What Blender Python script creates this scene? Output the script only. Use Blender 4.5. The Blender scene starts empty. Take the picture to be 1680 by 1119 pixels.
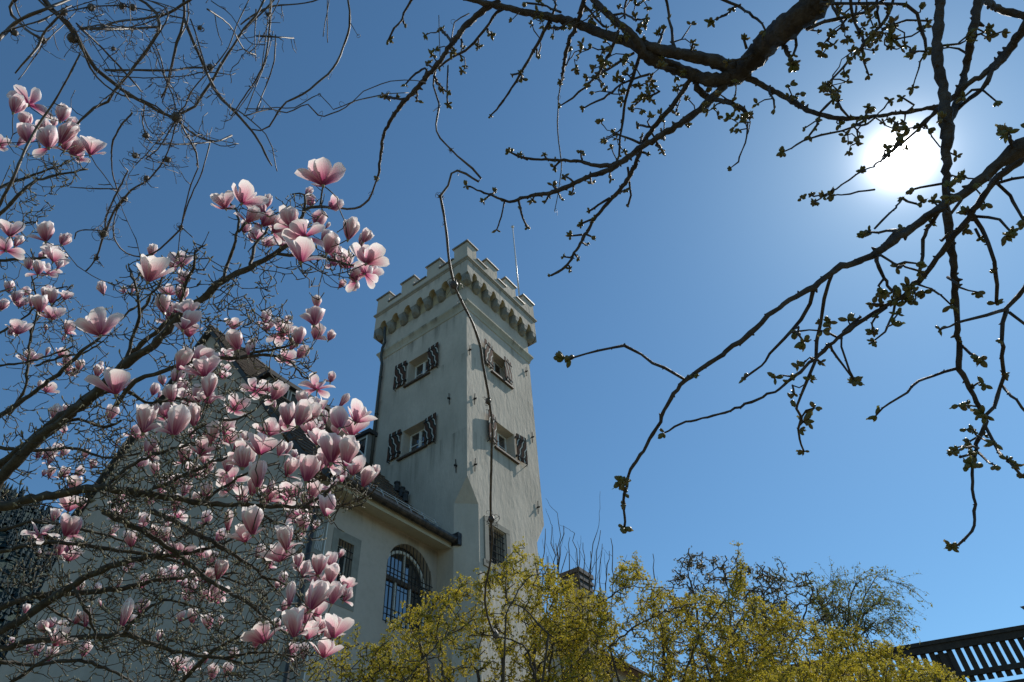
import bpy, math, random
import numpy as np
from math import radians, sin, cos, pi
C = bpy.context.scene.collection
R = math.radians
rnd = random.Random(7)
rng = np.random.default_rng(7)

# ------------------------------------------------------------------ camera
PITCH, ROLL, FPX = R(44.3777), R(-3.9411), 1120.0
fw = np.array([0, cos(PITCH), sin(PITCH)]); r0 = np.array([1.0, 0, 0]); u0 = np.cross(r0, fw)
rt = cos(ROLL)*r0 + sin(ROLL)*u0; up = -sin(ROLL)*r0 + cos(ROLL)*u0
CAM = np.array([0, 0, 1.6])
cd = bpy.data.cameras.new('camera'); cam = bpy.data.objects.new('camera', cd); C.objects.link(cam)
cd.sensor_width = 36; cd.lens = 36*FPX/1680; cd.clip_start = 0.05; cd.clip_end = 6000
from mathutils import Matrix, Vector
cam.matrix_world = Matrix(((rt[0], up[0], -fw[0], CAM[0]), (rt[1], up[1], -fw[1], CAM[1]), (rt[2], up[2], -fw[2], CAM[2]), (0, 0, 0, 1)))
bpy.context.scene.camera = cam

# ------------------------------------------------------------------ light
SUN = np.array([0.49647, 0.46898, 0.73046])
EL, AZ = R(46.925), R(46.631)          # azimuth from +Y towards +X
sc = bpy.context.scene
w = bpy.data.worlds.new("World"); sc.world = w; w.use_nodes = True
nt = w.node_tree; nt.nodes.clear()
o_ = nt.nodes.new('ShaderNodeOutputWorld'); bg = nt.nodes.new('ShaderNodeBackground')
sky = nt.nodes.new('ShaderNodeTexSky'); sky.sky_type = 'NISHITA'; sky.sun_disc = False
sky.sun_elevation = EL; sky.sun_rotation = AZ; sky.altitude = 600; sky.air_density = 1.0; sky.dust_density = 0.25; sky.ozone_density = 3.0
tint = nt.nodes.new('ShaderNodeMix'); tint.data_type = 'RGBA'; tint.blend_type = 'MULTIPLY'; tint.inputs[0].default_value = 1
tint.inputs[7].default_value = (.715, 1.03, 1.09, 1); nt.links.new(sky.outputs[0], tint.inputs[6])
nt.links.new(tint.outputs[2], bg.inputs[0]); bg.inputs[1].default_value = 0.09
# sun's aureole painted into the sky, core widened to imitate camera bloom (by direction only)
tc = nt.nodes.new('ShaderNodeTexCoord'); dp = nt.nodes.new('ShaderNodeVectorMath'); dp.operation = 'DOT_PRODUCT'
nm = nt.nodes.new('ShaderNodeVectorMath'); nm.operation = 'NORMALIZE'
nt.links.new(tc.outputs['Generated'], nm.inputs[0]); nt.links.new(nm.outputs[0], dp.inputs[0])
dp.inputs[1].default_value = SUN/np.linalg.norm(SUN)
ac = nt.nodes.new('ShaderNodeMath'); ac.operation = 'ARCCOSINE'; nt.links.new(dp.outputs['Value'], ac.inputs[0])
def gauss(width, amp):
    a = nt.nodes.new('ShaderNodeMath'); a.operation = 'DIVIDE'; nt.links.new(ac.outputs[0], a.inputs[0]); a.inputs[1].default_value = width
    b = nt.nodes.new('ShaderNodeMath'); b.operation = 'POWER'; nt.links.new(a.outputs[0], b.inputs[0]); b.inputs[1].default_value = 2
    c = nt.nodes.new('ShaderNodeMath'); c.operation = 'ADD'; nt.links.new(b.outputs[0], c.inputs[0]); c.inputs[1].default_value = 1
    e = nt.nodes.new('ShaderNodeMath'); e.operation = 'POWER'; nt.links.new(c.outputs[0], e.inputs[0]); e.inputs[1].default_value = -2.0
    d = nt.nodes.new('ShaderNodeMath'); d.operation = 'MULTIPLY'; nt.links.new(e.outputs[0], d.inputs[0]); d.inputs[1].default_value = amp
    return d
g1 = gauss(R(1.15), 14.0); g2 = gauss(R(8), 0.10)
ad = nt.nodes.new('ShaderNodeMath'); ad.operation = 'ADD'; nt.links.new(g1.outputs[0], ad.inputs[0]); nt.links.new(g2.outputs[0], ad.inputs[1])
bg2 = nt.nodes.new('ShaderNodeBackground'); bg2.inputs[0].default_value = (1, 0.97, 0.92, 1); nt.links.new(ad.outputs[0], bg2.inputs[1])
ash = nt.nodes.new('ShaderNodeAddShader'); nt.links.new(bg.outputs[0], ash.inputs[0]); nt.links.new(bg2.outputs[0], ash.inputs[1])
nt.links.new(ash.outputs[0], o_.inputs[0])
ld = bpy.data.lights.new('sun', 'SUN'); ld.energy = 4.4; ld.angle = R(0.5); ld.color = (1, 0.95, 0.87)
sun = bpy.data.objects.new('sun', ld); C.objects.link(sun)
sun.rotation_euler = Vector(SUN).to_track_quat('Z', 'Y').to_euler(); sun.location = (20, 20, 40)
vs = sc.view_settings; vs.view_transform = 'Standard'; vs.look = 'None'; vs.gamma = 1; vs.use_curve_mapping = False
vs.exposure = 0.3

# ------------------------------------------------------------------ helpers
def tag(o, label=None, cat=None, group=None, kind=None):
    if label: o['label'] = label
    if cat: o['category'] = cat
    if group: o['group'] = group
    if kind: o['kind'] = kind
    return o
def empty(name, loc=(0, 0, 0), rz=0):
    o = bpy.data.objects.new(name, None); C.objects.link(o); o.location = loc; o.rotation_euler = (0, 0, rz); o.empty_display_size = .3
    return o
class MB:
    def __init__(s): s.v = []; s.f = []; s.uv = {}; s.sm = False; s.n = 0
    def add(s, V, F):
        n = s.n; s.v.extend([tuple(map(float, p)) for p in V]); s.n += len(V)
        s.f.extend([tuple(i+n for i in f) for f in F])
    def quad(s, a, b, c, d): s.add([a, b, c, d], [(0, 1, 2, 3)])
    def poly(s, P): s.add(P, [tuple(range(len(P)))])
    def box(s, lo, hi):
        (a, b, c), (d, e, f) = lo, hi
        s.add([(a, b, c), (d, b, c), (d, e, c), (a, e, c), (a, b, f), (d, b, f), (d, e, f), (a, e, f)],
              [(0, 3, 2, 1), (4, 5, 6, 7), (0, 1, 5, 4), (1, 2, 6, 5), (2, 3, 7, 6), (3, 0, 4, 7)])
    def prism(s, P, d):      # polygon P (3D) extruded by vector d
        P = [np.array(p, float) for p in P]; d = np.array(d, float); n = len(P)
        s.add(P+[p+d for p in P], [tuple(range(n))[::-1], tuple(range(n, 2*n))]+[(i, (i+1) % n, n+(i+1) % n, n+i) for i in range(n)])
    def bar(s, a, b, r, k=6, r2=None): s.tube(np.array([a, b], float), [r, r if r2 is None else r2], k)
    def tube(s, P, rad, k=6, cap=True, nz=0):
        P = np.asarray(P, float); n = len(P)
        T = np.gradient(P, axis=0); T /= (np.linalg.norm(T, axis=1)[:, None]+1e-12)
        ref = np.array([0.31, 0.52, 0.79]); 
        if abs(T[0]@ref) > .9: ref = np.array([1., 0, 0])
        V = []; a = np.arange(k)*2*pi/k; N = np.cross(T[0], ref); N /= np.linalg.norm(N)
        for i in range(n):
            N = N-T[i]*(N@T[i]); l = np.linalg.norm(N)
            if l < 1e-6: N = np.cross(T[i], ref); l = np.linalg.norm(N)
            N /= l; B = np.cross(T[i], N)
            V.append(P[i]+(rad[i]*(1+rng.normal(0, nz, (k, 1))) if nz else rad[i])*(np.cos(a)[:, None]*N+np.sin(a)[:, None]*B))
        V = np.vstack(V)
        F = [(i*k+j, i*k+(j+1) % k, (i+1)*k+(j+1) % k, (i+1)*k+j) for i in range(n-1) for j in range(k)]
        if cap: F += [tuple(range(k))[::-1], tuple((n-1)*k+j for j in range(k))]
        s.add(V, F)
    def build(s, name, mat, parent=None, smooth=False, kind=None, label=None, bevel=0, recalc=False):
        me = bpy.data.meshes.new(name); me.from_pydata(s.v, [], s.f)
        if recalc or bevel:
            import bmesh
            b = bmesh.new(); b.from_mesh(me); bmesh.ops.recalc_face_normals(b, faces=b.faces); b.to_mesh(me); b.free()
        me.materials.append(mat)
        if smooth: me.polygons.foreach_set('use_smooth', [True]*len(me.polygons))
        o = bpy.data.objects.new(name, me); C.objects.link(o); o.parent = parent
        if bevel:
            m = o.modifiers.new('b', 'BEVEL'); m.width = bevel; m.segments = 2; m.limit_method = 'ANGLE'
        if kind: o['kind'] = kind
        if label: o['label'] = label
        return o
def unproj(x, y, d):      # point seen in direction (x,y) of the survey photo at depth d
    return CAM+(FPX*fw+(x-840)*rt+(559.5-y)*up)*(d/FPX)
def project(P):
    q = np.asarray(P)-CAM; k = q@fw
    return 840+FPX*(q@rt)/k, 559.5-FPX*(q@up)/k, k

# ------------------------------------------------------------------ materials
def mat(name, col, rough=.8, noise=None, bump=None, spec=.3, metal=0, coord='Object'):
    m = bpy.data.materials.new(name); m.use_nodes = True; n = m.node_tree.nodes; l = m.node_tree.links
    b = n['Principled BSDF']; b.inputs['Roughness'].default_value = rough; b.inputs['Metallic'].default_value = metal
    b.inputs['Specular IOR Level'].default_value = spec; b.inputs['Base Color'].default_value = (*col, 1)
    t = n.new('ShaderNodeTexCoord')
    if noise:      # (scale, colour2, stretch)
        sx = noise[2] if len(noise) > 2 else (1, 1, 1)
        mp = n.new('ShaderNodeMapping'); mp.inputs['Scale'].default_value = sx; l.new(t.outputs[coord], mp.inputs[0])
        x = n.new('ShaderNodeTexNoise'); x.inputs['Scale'].default_value = noise[0]; x.inputs['Detail'].default_value = 6; x.inputs['Roughness'].default_value = .65
        l.new(mp.outputs[0], x.inputs['Vector'])
        rp = n.new('ShaderNodeValToRGB'); rp.color_ramp.elements[0].position = .38; rp.color_ramp.elements[1].position = .66
        rp.color_ramp.elements[0].color = (*col, 1); rp.color_ramp.elements[1].color = (*noise[1], 1)
        l.new(x.outputs[0], rp.inputs[0]); l.new(rp.outputs[0], b.inputs['Base Color'])
    if bump:       # (scale, strength, dist, stretch)
        mp = n.new('ShaderNodeMapping'); mp.inputs['Scale'].default_value = bump[3] if len(bump) > 3 else (1, 1, 1); l.new(t.outputs[coord], mp.inputs[0])
        x = n.new('ShaderNodeTexNoise'); x.inputs['Scale'].default_value = bump[0]; x.inputs['Detail'].default_value = 5
        l.new(mp.outputs[0], x.inputs['Vector']); bp = n.new('ShaderNodeBump'); bp.inputs['Strength'].default_value = bump[1]; bp.inputs['Distance'].default_value = bump[2]
        l.new(x.outputs[0], bp.inputs['Height']); l.new(bp.outputs[0], b.inputs['Normal'])
    return m
def plaster(name, c1, c2, streak, zs):
    # lime plaster: broad stains, trowel strokes and dirty run-off streaks below the ledges at heights zs
    m = bpy.data.materials.new(name); m.use_nodes = True; n = m.node_tree.nodes; l = m.node_tree.links
    b = n['Principled BSDF']; b.inputs['Roughness'].default_value = .93; b.inputs['Specular IOR Level'].default_value = .15
    t = n.new('ShaderNodeTexCoord')
    def noise(sc_, stretch, det=6, rot=(0, 0, 0)):
        mp = n.new('ShaderNodeMapping'); mp.inputs['Scale'].default_value = stretch; mp.inputs['Rotation'].default_value = rot; l.new(t.outputs['Object'], mp.inputs[0])
        x = n.new('ShaderNodeTexNoise'); x.inputs['Scale'].default_value = sc_; x.inputs['Detail'].default_value = det; x.inputs['Roughness'].default_value = .6; l.new(mp.outputs[0], x.inputs['Vector']); return x
    def mixc(fac, a, bcol, blend='MIX'):
        k = n.new('ShaderNodeMix'); k.data_type = 'RGBA'; k.blend_type = blend
        if hasattr(fac, 'links') or not isinstance(fac, (int, float)): l.new(fac, k.inputs[0])
        else: k.inputs[0].default_value = fac
        if isinstance(a, tuple): k.inputs[6].default_value = (*a, 1)
        else: l.new(a, k.inputs[6])
        k.inputs[7].default_value = (*bcol, 1); return k.outputs[2]
    def ramp(src, a, bb):
        q = n.new('ShaderNodeMapRange'); q.inputs[1].default_value = a; q.inputs[2].default_value = bb; l.new(src, q.inputs[0]); return q.outputs[0]
    big = ramp(noise(.55, (1, 1, .6)).outputs[0], .38, .68)
    c = mixc(big, c1, c2)
    fine = ramp(noise(6, (1, 1, 1)).outputs[0], .45, .75)
    f2 = n.new('ShaderNodeMath'); f2.operation = 'MULTIPLY'; f2.inputs[1].default_value = .35; l.new(fine, f2.inputs[0])
    c = mixc(f2.outputs[0], c, tuple(x*.72 for x in c1))
    sep = n.new('ShaderNodeSeparateXYZ'); l.new(t.outputs['Object'], sep.inputs[0])
    st = ramp(noise(2.6, (1, 1, .07), 8).outputs[0], .48, .72)
    for z0, dz in zs:
        q = n.new('ShaderNodeMapRange'); q.inputs[1].default_value = z0-dz; q.inputs[2].default_value = z0; l.new(sep.outputs[2], q.inputs[0])
        g = n.new('ShaderNodeMath'); g.operation = 'LESS_THAN'; g.inputs[1].default_value = z0; l.new(sep.outputs[2], g.inputs[0])
        k = n.new('ShaderNodeMath'); k.operation = 'MULTIPLY'; l.new(q.outputs[0], k.inputs[0]); l.new(st, k.inputs[1])
        k2 = n.new('ShaderNodeMath'); k2.operation = 'MULTIPLY'; l.new(k.outputs[0], k2.inputs[0]); l.new(g.outputs[0], k2.inputs[1])
        c = mixc(k2.outputs[0], c, streak)
    l.new(c, b.inputs['Base Color'])
    s1 = noise(5.5, (1, 1, .32), 4, (R(28), R(-30), 0)); s2 = noise(38, (1, 1, 1), 4)
    bm = n.new('ShaderNodeBump'); bm.inputs['Strength'].default_value = .7; bm.inputs['Distance'].default_value = .034; l.new(s1.outputs[0], bm.inputs['Height'])
    b2 = n.new('ShaderNodeBump'); b2.inputs['Strength'].default_value = .35; b2.inputs['Distance'].default_value = .006; l.new(s2.outputs[0], b2.inputs['Height']); l.new(bm.outputs[0], b2.inputs['Normal'])
    l.new(b2.outputs[0], b.inputs['Normal'])
    return m
M = {}
M['plaster'] = plaster('tower_plaster', (.57, .51, .425), (.42, .38, .315), (.13, .125, .10), [(23.5, 1.1), (20.88, .8), (17.05, 1.6), (26.3, .5), (25.0, .5)])
M['plaster2'] = plaster('house_plaster', (.47, .41, .345), (.40, .35, .29), (.22, .21, .18), [(12.5, .6)])
M['string'] = plaster('string_course_stone', (.50, .47, .38), (.38, .35, .27), (.10, .095, .075), [(23.9, .45)])
M['corbel'] = mat('corbel_stone', (.20, .195, .17), .9, (3, (.29, .28, .235)), (25, .4, .01))
M['ochre'] = mat('niche_plaster', (.50, .41, .25), .9, (4, (.42, .36, .24)), (25, .3, .01))
M['cap'] = mat('coping_metal', (.30, .29, .26), .55, (5, (.20, .20, .19)), None, .5, .5)
M['cornice'] = mat('cornice_moulding', (.36, .33, .27), .85, (6, (.26, .24, .20)), (30, .3, .01))
M['stone'] = mat('stone_surround', (.27, .26, .22), .9, (4, (.21, .20, .17)), (40, .4, .006))
M['white'] = mat('window_frame_paint', (.72, .72, .68), .5, (9, (.62, .62, .58)))
M['wood'] = mat('dark_sill_wood', (.085, .06, .045), .7, (12, (.13, .10, .075)), (30, .3, .004))
M['iron'] = mat('wrought_iron', (.025, .03, .035), .85, (20, (.05, .045, .04)), None, .1)
M['pipe'] = mat('downpipe_metal', (.06, .065, .06), .5, (8, (.09, .085, .07)), None, .4, .4)
M['gutter'] = mat('gutter_copper', (.022, .022, .024), .45, (7, (.085, .07, .06)), None, .5, .5)
M['tile'] = mat('roof_tile', (.085, .062, .048), .85, (9, (.16, .115, .085)), (45, .5, .01))
M['verge'] = mat('verge_slate', (.035, .038, .042), .7, (9, (.07, .065, .06)))
M['soffit'] = mat('soffit_plaster', (.46, .42, .32), .9, (3, (.40, .37, .29)), (20, .2, .006))
M['board'] = mat('dormer_board', (.20, .20, .19), .7, (6, (.28, .27, .25), (1, 1, .2)))
M['rail'] = mat('balcony_timber', (.035, .026, .02), .75, (10, (.06, .045, .033)), (30, .4, .004))
M['steel'] = mat('flagpole_paint', (.62, .60, .56), .35, (5, (.5, .48, .45)), None, .5)
M['bark'] = mat('magnolia_bark', (.040, .033, .022), .7, (28, (.085, .075, .052)), (60, .6, .004))
M['twig'] = mat('magnolia_twig', (.10, .075, .05), .55, (40, (.19, .16, .11)), (120, .4, .002), .5)
M['mbud'] = mat('magnolia_bud', (.20, .19, .12), .8, (60, (.30, .27, .18)))
M['fbark'] = mat('fruit_tree_bark', (.030, .021, .017), .7, (22, (.085, .07, .058)), (90, .9, .010), .4)
M['vbark'] = mat('vine_bark', (.045, .034, .026), .55, (40, (.12, .098, .075), (1, 1, 1)), (90, .5, .002), .5)
M['sbark'] = mat('shrub_bark', (.06, .05, .038), .85, (20, (.12, .10, .075)))
M['grass'] = mat('grass_ground', (.10, .095, .05), .95, (2.5, (.15, .13, .08)), (12, .6, .05))
M['hill'] = mat('wooded_hill', (.018, .032, .03), .95, (.05, (.03, .05, .04)), (.3, 1, 2))
M['conifer'] = mat('conifer', (.010, .024, .032), .9, (.4, (.018, .036, .04)))  # bluish haze of the distance is mixed into the tree colour
def leafy(name, c1, c2, tr=.45, scale=14, rough=.6):
    m = bpy.data.materials.new(name); m.use_nodes = True; n = m.node_tree.nodes; l = m.node_tree.links
    b = n['Principled BSDF']; b.inputs['Roughness'].default_value = rough; b.inputs['Specular IOR Level'].default_value = .25
    t = n.new('ShaderNodeTexCoord'); x = n.new('ShaderNodeTexNoise'); x.inputs['Scale'].default_value = scale; l.new(t.outputs['Object'], x.inputs['Vector'])
    rp = n.new('ShaderNodeValToRGB'); rp.color_ramp.elements[0].position = .35; rp.color_ramp.elements[1].position = .65
    rp.color_ramp.elements[0].color = (*c1, 1); rp.color_ramp.elements[1].color = (*c2, 1)
    l.new(x.outputs[0], rp.inputs[0]); l.new(rp.outputs[0], b.inputs['Base Color'])
    ts = n.new('ShaderNodeBsdfTranslucent'); l.new(rp.outputs[0], ts.inputs[0])
    mx = n.new('ShaderNodeMixShader'); mx.inputs[0].default_value = tr
    l.new(b.outputs[0], mx.inputs[1]); l.new(ts.outputs[0], mx.inputs[2]); l.new(mx.outputs[0], n['Material Output'].inputs[0])
    return m
M['yellow'] = leafy('cornel_blossom', (.60, .48, .04), (.31, .28, .045), .42, 9)
M['bud'] = leafy('opening_bud', (.15, .16, .05), (.22, .17, .08), .3, 40, .45)
M['rleaf'] = leafy('young_leaf', (.17, .19, .04), (.24, .22, .06), .4, 6)
def petal_mat():
    m = bpy.data.materials.new('magnolia_petal'); m.use_nodes = True; n = m.node_tree.nodes; l = m.node_tree.links
    b = n['Principled BSDF']; b.inputs['Roughness'].default_value = .48; b.inputs['Specular IOR Level'].default_value = .35
    uv = n.new('ShaderNodeUVMap'); sp = n.new('ShaderNodeSeparateXYZ'); l.new(uv.outputs[0], sp.inputs[0])
    oi = n.new('ShaderNodeObjectInfo')
    # veins: noise stretched along the petal
    mp = n.new('ShaderNodeMapping'); mp.inputs['Scale'].default_value = (9, .7, 1); l.new(uv.outputs[0], mp.inputs[0])
    x = n.new('ShaderNodeTexNoise'); x.inputs['Scale'].default_value = 1.6; x.inputs['Detail'].default_value = 3; l.new(mp.outputs[0], x.inputs['Vector'])
    a = n.new('ShaderNodeMath'); a.operation = 'MULTIPLY_ADD'; l.new(x.outputs[0], a.inputs[0]); a.inputs[1].default_value = .55
    dv = n.new('ShaderNodeMath'); dv.operation = 'MULTIPLY'; l.new(oi.outputs['Random'], dv.inputs[0]); dv.inputs[1].default_value = .14
    s1 = n.new('ShaderNodeMath'); s1.operation = 'SUBTRACT'; l.new(sp.outputs[1], s1.inputs[0]); s1.inputs[1].default_value = .35
    s2 = n.new('ShaderNodeMath'); s2.operation = 'ADD'; l.new(s1.outputs[0], s2.inputs[0]); l.new(dv.outputs[0], s2.inputs[1]); l.new(s2.outputs[0], a.inputs[2])
    # paler towards the margins
    ce = n.new('ShaderNodeMath'); ce.operation = 'SUBTRACT'; l.new(sp.outputs[0], ce.inputs[0]); ce.inputs[1].default_value = .5
    ab = n.new('ShaderNodeMath'); ab.operation = 'ABSOLUTE'; l.new(ce.outputs[0], ab.inputs[0])
    pw = n.new('ShaderNodeMath'); pw.operation = 'POWER'; l.new(ab.outputs[0], pw.inputs[0]); pw.inputs[1].default_value = 3
    ma = n.new('ShaderNodeMath'); ma.operation = 'MULTIPLY_ADD'; l.new(pw.outputs[0], ma.inputs[0]); ma.inputs[1].default_value = 3.0; l.new(a.outputs[0], ma.inputs[2])
    rp = n.new('ShaderNodeValToRGB'); e = rp.color_ramp.elements
    e[0].position = .14; e[0].color = (.36, .055, .16, 1); e[1].position = .95; e[1].color = (.92, .86, .83, 1)
    k = e.new(.32); k.color = (.58, .19, .30, 1); k = e.new(.60); k.color = (.80, .50, .55, 1)
    l.new(ma.outputs[0], rp.inputs[0])
    inn = n.new('ShaderNodeValToRGB'); e = inn.color_ramp.elements; e[0].position = 0; e[0].color = (.58, .36, .40, 1); e[1].position = .45; e[1].color = (.92, .87, .82, 1); l.new(ma.outputs[0], inn.inputs[0])
    at = n.new('ShaderNodeNewGeometry')
    mx = n.new('ShaderNodeMix'); mx.data_type = 'RGBA'; l.new(at.outputs['Backfacing'], mx.inputs[0]); l.new(rp.outputs[0], mx.inputs[6]); l.new(inn.outputs[0], mx.inputs[7])
    l.new(mx.outputs[2], b.inputs['Base Color'])
    ts = n.new('ShaderNodeBsdfTranslucent'); l.new(rp.outputs[0], ts.inputs[0])
    sh = n.new('ShaderNodeMixShader'); sh.inputs[0].default_value = .45
    bm = n.new('ShaderNodeBump'); bm.inputs['Strength'].default_value = .25; bm.inputs['Distance'].default_value = .003; l.new(x.outputs[0], bm.inputs['Height']); l.new(bm.outputs[0], b.inputs['Normal'])
    l.new(b.outputs[0], sh.inputs[1]); l.new(ts.outputs[0], sh.inputs[2]); l.new(sh.outputs[0], n['Material Output'].inputs[0])
    return m
M['petal'] = petal_mat()
def glass_mat():
    m = bpy.data.materials.new('window_glass'); m.use_nodes = True; b = m.node_tree.nodes['Principled BSDF']
    b.inputs['Base Color'].default_value = (.012, .018, .025, 1); b.inputs['Roughness'].default_value = .05; b.inputs['Specular IOR Level'].default_value = 1.0; b.inputs['IOR'].default_value = 1.9
    return m
M['glass'] = glass_mat()
def shutter_mat():
    # painted flame pattern: wavy bands of brown, dark green and white running down the boards
    m = bpy.data.materials.new('flame_painted_shutter'); m.use_nodes = True; n = m.node_tree.nodes; l = m.node_tree.links
    b = n['Principled BSDF']; b.inputs['Roughness'].default_value = .9; b.inputs['Specular IOR Level'].default_value = .08
    uv = n.new('ShaderNodeUVMap'); sp = n.new('ShaderNodeSeparateXYZ'); l.new(uv.outputs[0], sp.inputs[0])
    def mth(op, a, bb=None, c=None):
        k = n.new('ShaderNodeMath'); k.operation = op
        for i, q in enumerate((a, bb, c)):
            if q is None: continue
            if isinstance(q, (int, float)): k.inputs[i].default_value = q
            else: l.new(q, k.inputs[i])
        return k.outputs[0]
    ph = mth('MULTIPLY', sp.outputs[1], 24.0); wv = mth('PINGPONG', mth('MULTIPLY', sp.outputs[1], 7.0), 1.0)
    a = mth('MULTIPLY_ADD', wv, .10, sp.outputs[0]); a = mth('MULTIPLY_ADD', sp.outputs[1], -.55, a)
    a = mth('MULTIPLY_ADD', mth('SINE', mth('MULTIPLY', sp.outputs[1], 5.0)), .10, a)
    fr = mth('FRACT', mth('MULTIPLY', a, 2.1))
    rp = n.new('ShaderNodeValToRGB'); rp.color_ramp.interpolation = 'CONSTANT'; e = rp.color_ramp.elements
    e[0].position = 0; e[0].color = (.075, .045, .033, 1); e[1].position = .38; e[1].color = (.52, .50, .45, 1)
    k = e.new(.55); k.color = (.035, .045, .04, 1); k = e.new(.84); k.color = (.12, .055, .04, 1)
    l.new(fr, rp.inputs[0]); l.new(rp.outputs[0], b.inputs['Base Color']); return m
M['shutter'] = shutter_mat()
def diamond_mat():
    m = bpy.data.materials.new('painted_panel'); m.use_nodes = True; n = m.node_tree.nodes; l = m.node_tree.links
    b = n['Principled BSDF']; b.inputs['Roughness'].default_value = .85; t = n.new('ShaderNodeTexCoord')
    x = n.new('ShaderNodeTexWave'); x.inputs['Scale'].default_value = 6; x.inputs['Distortion'].default_value = 5; x.inputs['Detail'].default_value = 1; l.new(t.outputs['Object'], x.inputs[0])
    rp = n.new('ShaderNodeValToRGB'); rp.color_ramp.interpolation = 'CONSTANT'; rp.color_ramp.elements[0].color = (.17, .17, .16, 1); rp.color_ramp.elements[1].position = .35; rp.color_ramp.elements[1].color = (.48, .48, .45, 1)
    l.new(x.outputs[0], rp.inputs[0]); l.new(rp.outputs[0], b.inputs[0]); return m
M['panel'] = diamond_mat()

# ------------------------------------------------------------------ ground, hill
TW = np.array([-1.86895, 20.10751])     # near corner of the tower
VX = np.array([0.56496, 0.82512]); UX = np.array([-0.82512, 0.56496])
RZ = math.atan2(VX[1], VX[0])
def W(v, u, z): p = TW+VX*v+UX*u; return np.array([p[0], p[1], z])
def height(x, y):
    s = min(max((y-5)/11, 0), 1); return 5.2*s*s*(3-2*s)+.12*sin(x*.8)*cos(y*.6)
xs = np.concatenate([np.linspace(-3000, -80, 12), np.linspace(-60, 60, 61), np.linspace(80, 3000, 12)])
ys = np.concatenate([np.linspace(-3000, -80, 10), np.linspace(-60, 80, 71), np.linspace(100, 4000, 14)])
g = MB(); nx, ny = len(xs), len(ys)
g.add([(x, y, height(x, y)) for y in ys for x in xs], [(j*nx+i, j*nx+i+1, (j+1)*nx+i+1, (j+1)*nx+i) for j in range(ny-1) for i in range(nx-1)])
tag(g.build('ground', M['grass'], smooth=True), kind='structure')
h = MB(); hp = []
na, nr = 70, 26
for i in range(na):
    az = R(-78+i*1.05)
    for j in range(nr):
        t = j/(nr-1); rr = 500+900*t
        # skyline about 26 degrees at azimuth -40, falling to the right behind the castle
        top = math.tan(R(27.5-.05*abs(math.degrees(az)+44)**1.2))*1130
        if math.degrees(az) > -37: top *= max(.05, 1-(math.degrees(az)+37)*.035)
        z = top*min(1, t/.7)**1.1 if t < .7 else top*(1-(t-.7)*.8)
        z += 14*sin(az*31+t*9)*t+9*sin(az*70)*t
        hp.append((rr*sin(az), rr*cos(az), z-2 if j else -3))
h.add(hp, [(i*nr+j, i*nr+j+1, (i+1)*nr+j+1, (i+1)*nr+j) for i in range(na-1) for j in range(nr-1)])
tag(h.build('hill', M['hill'], smooth=True), kind='structure')
fo = MB()
for q in range(7000):
    i = rnd.randrange(16, 46); j = rnd.randrange(2, nr-2)
    a = np.array(hp[i*nr+j]); b = np.array(hp[(i+1)*nr+j]); c = np.array(hp[i*nr+j+1])
    p = a+(b-a)*rnd.random()+(c-a)*rnd.random(); H = rnd.uniform(12, 24); k = 6; r = H*.17
    for lv in range(3):
        z0 = H*(.12+.26*lv); z1 = H*(.55+.225*lv); rr = r*(1-.27*lv); a0 = rnd.random()*6
        V = [(p[0]+rr*rnd.uniform(.75, 1.2)*cos(a0+m*2*pi/k), p[1]+rr*rnd.uniform(.75, 1.2)*sin(a0+m*2*pi/k), p[2]+z0+rnd.uniform(-1, .6)) for m in range(k)]+[(p[0], p[1], p[2]+z1)]
        fo.add(V, [(m, (m+1) % k, k) for m in range(k)])
tag(fo.build('forest', M['conifer']), 'dark conifer forest covering the mountainside behind the magnolia', 'forest', kind='stuff')

# ------------------------------------------------------------------ tower  (local x = v, y = u)
def wall_face(mb, P, W_, z0, z1, holes, depth, splay=0.0):
    """P(s,z,d): point at s along the wall, height z, d inward. holes = (s0,s1,za,zb)"""
    S = sorted({0, W_, *[q for h_ in holes for q in h_[:2]]}); Z = sorted({z0, z1, *[q for h_ in holes for q in h_[2:4]]})
    def sub(L, m):
        o = [L[0]]
        for a, b in zip(L, L[1:]):
            k = max(1, int((b-a)/m)); o += [a+(b-a)*(i+1)/k for i in range(k)]
        return o
    S = sub(S, 1.2); Z = sub(Z, 1.2)
    for i in range(len(S)-1):
        for j in range(len(Z)-1):
            cs, cz = (S[i]+S[i+1])/2, (Z[j]+Z[j+1])/2
            if any(h_[0] < cs < h_[1] and h_[2] < cz < h_[3] for h_ in holes): continue
            mb.quad(P(S[i], Z[j], 0), P(S[i+1], Z[j], 0), P(S[i+1], Z[j+1], 0), P(S[i], Z[j+1], 0))
    for (a, b, c, d) in holes:
        e = splay
        o = [P(a, c, 0), P(b, c, 0), P(b, d, 0), P(a, d, 0)]; q = [P(a+e, c, depth), P(b-e, c, depth), P(b-e, d-e, depth), P(a+e, d-e, depth)]
        for m in range(4): mb.quad(o[m], o[(m+1) % 4], q[(m+1) % 4], q[m])
tower = empty('castle_tower', (TW[0], TW[1], 0), RZ)
tag(tower, 'tall pale plastered square tower with battlements, arched corbels and striped window shutters', 'tower')
B, A = 4.63, 5.2
PR = lambda s, z, d: (s, d, z)            # right face: y = 0
PL = lambda s, z, d: (d, s, z)            # left face: x = 0
wb = MB()
RW = [(1.72, 2.92, 20.90, 22.22), (1.76, 2.98, 17.05, 18.34)]; LW = [(2.14, 3.32, 20.90, 22.24), (2.12, 3.34, 17.16, 18.46)]
ZT, ZK, ZC, ZB = 25.0, 14.93, 14.05, 4.5
wall_face(wb, PR, B, ZK, ZT, RW, .42, .05); wall_face(wb, PL, A, ZK, ZT, LW, .42, .05)
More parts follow.
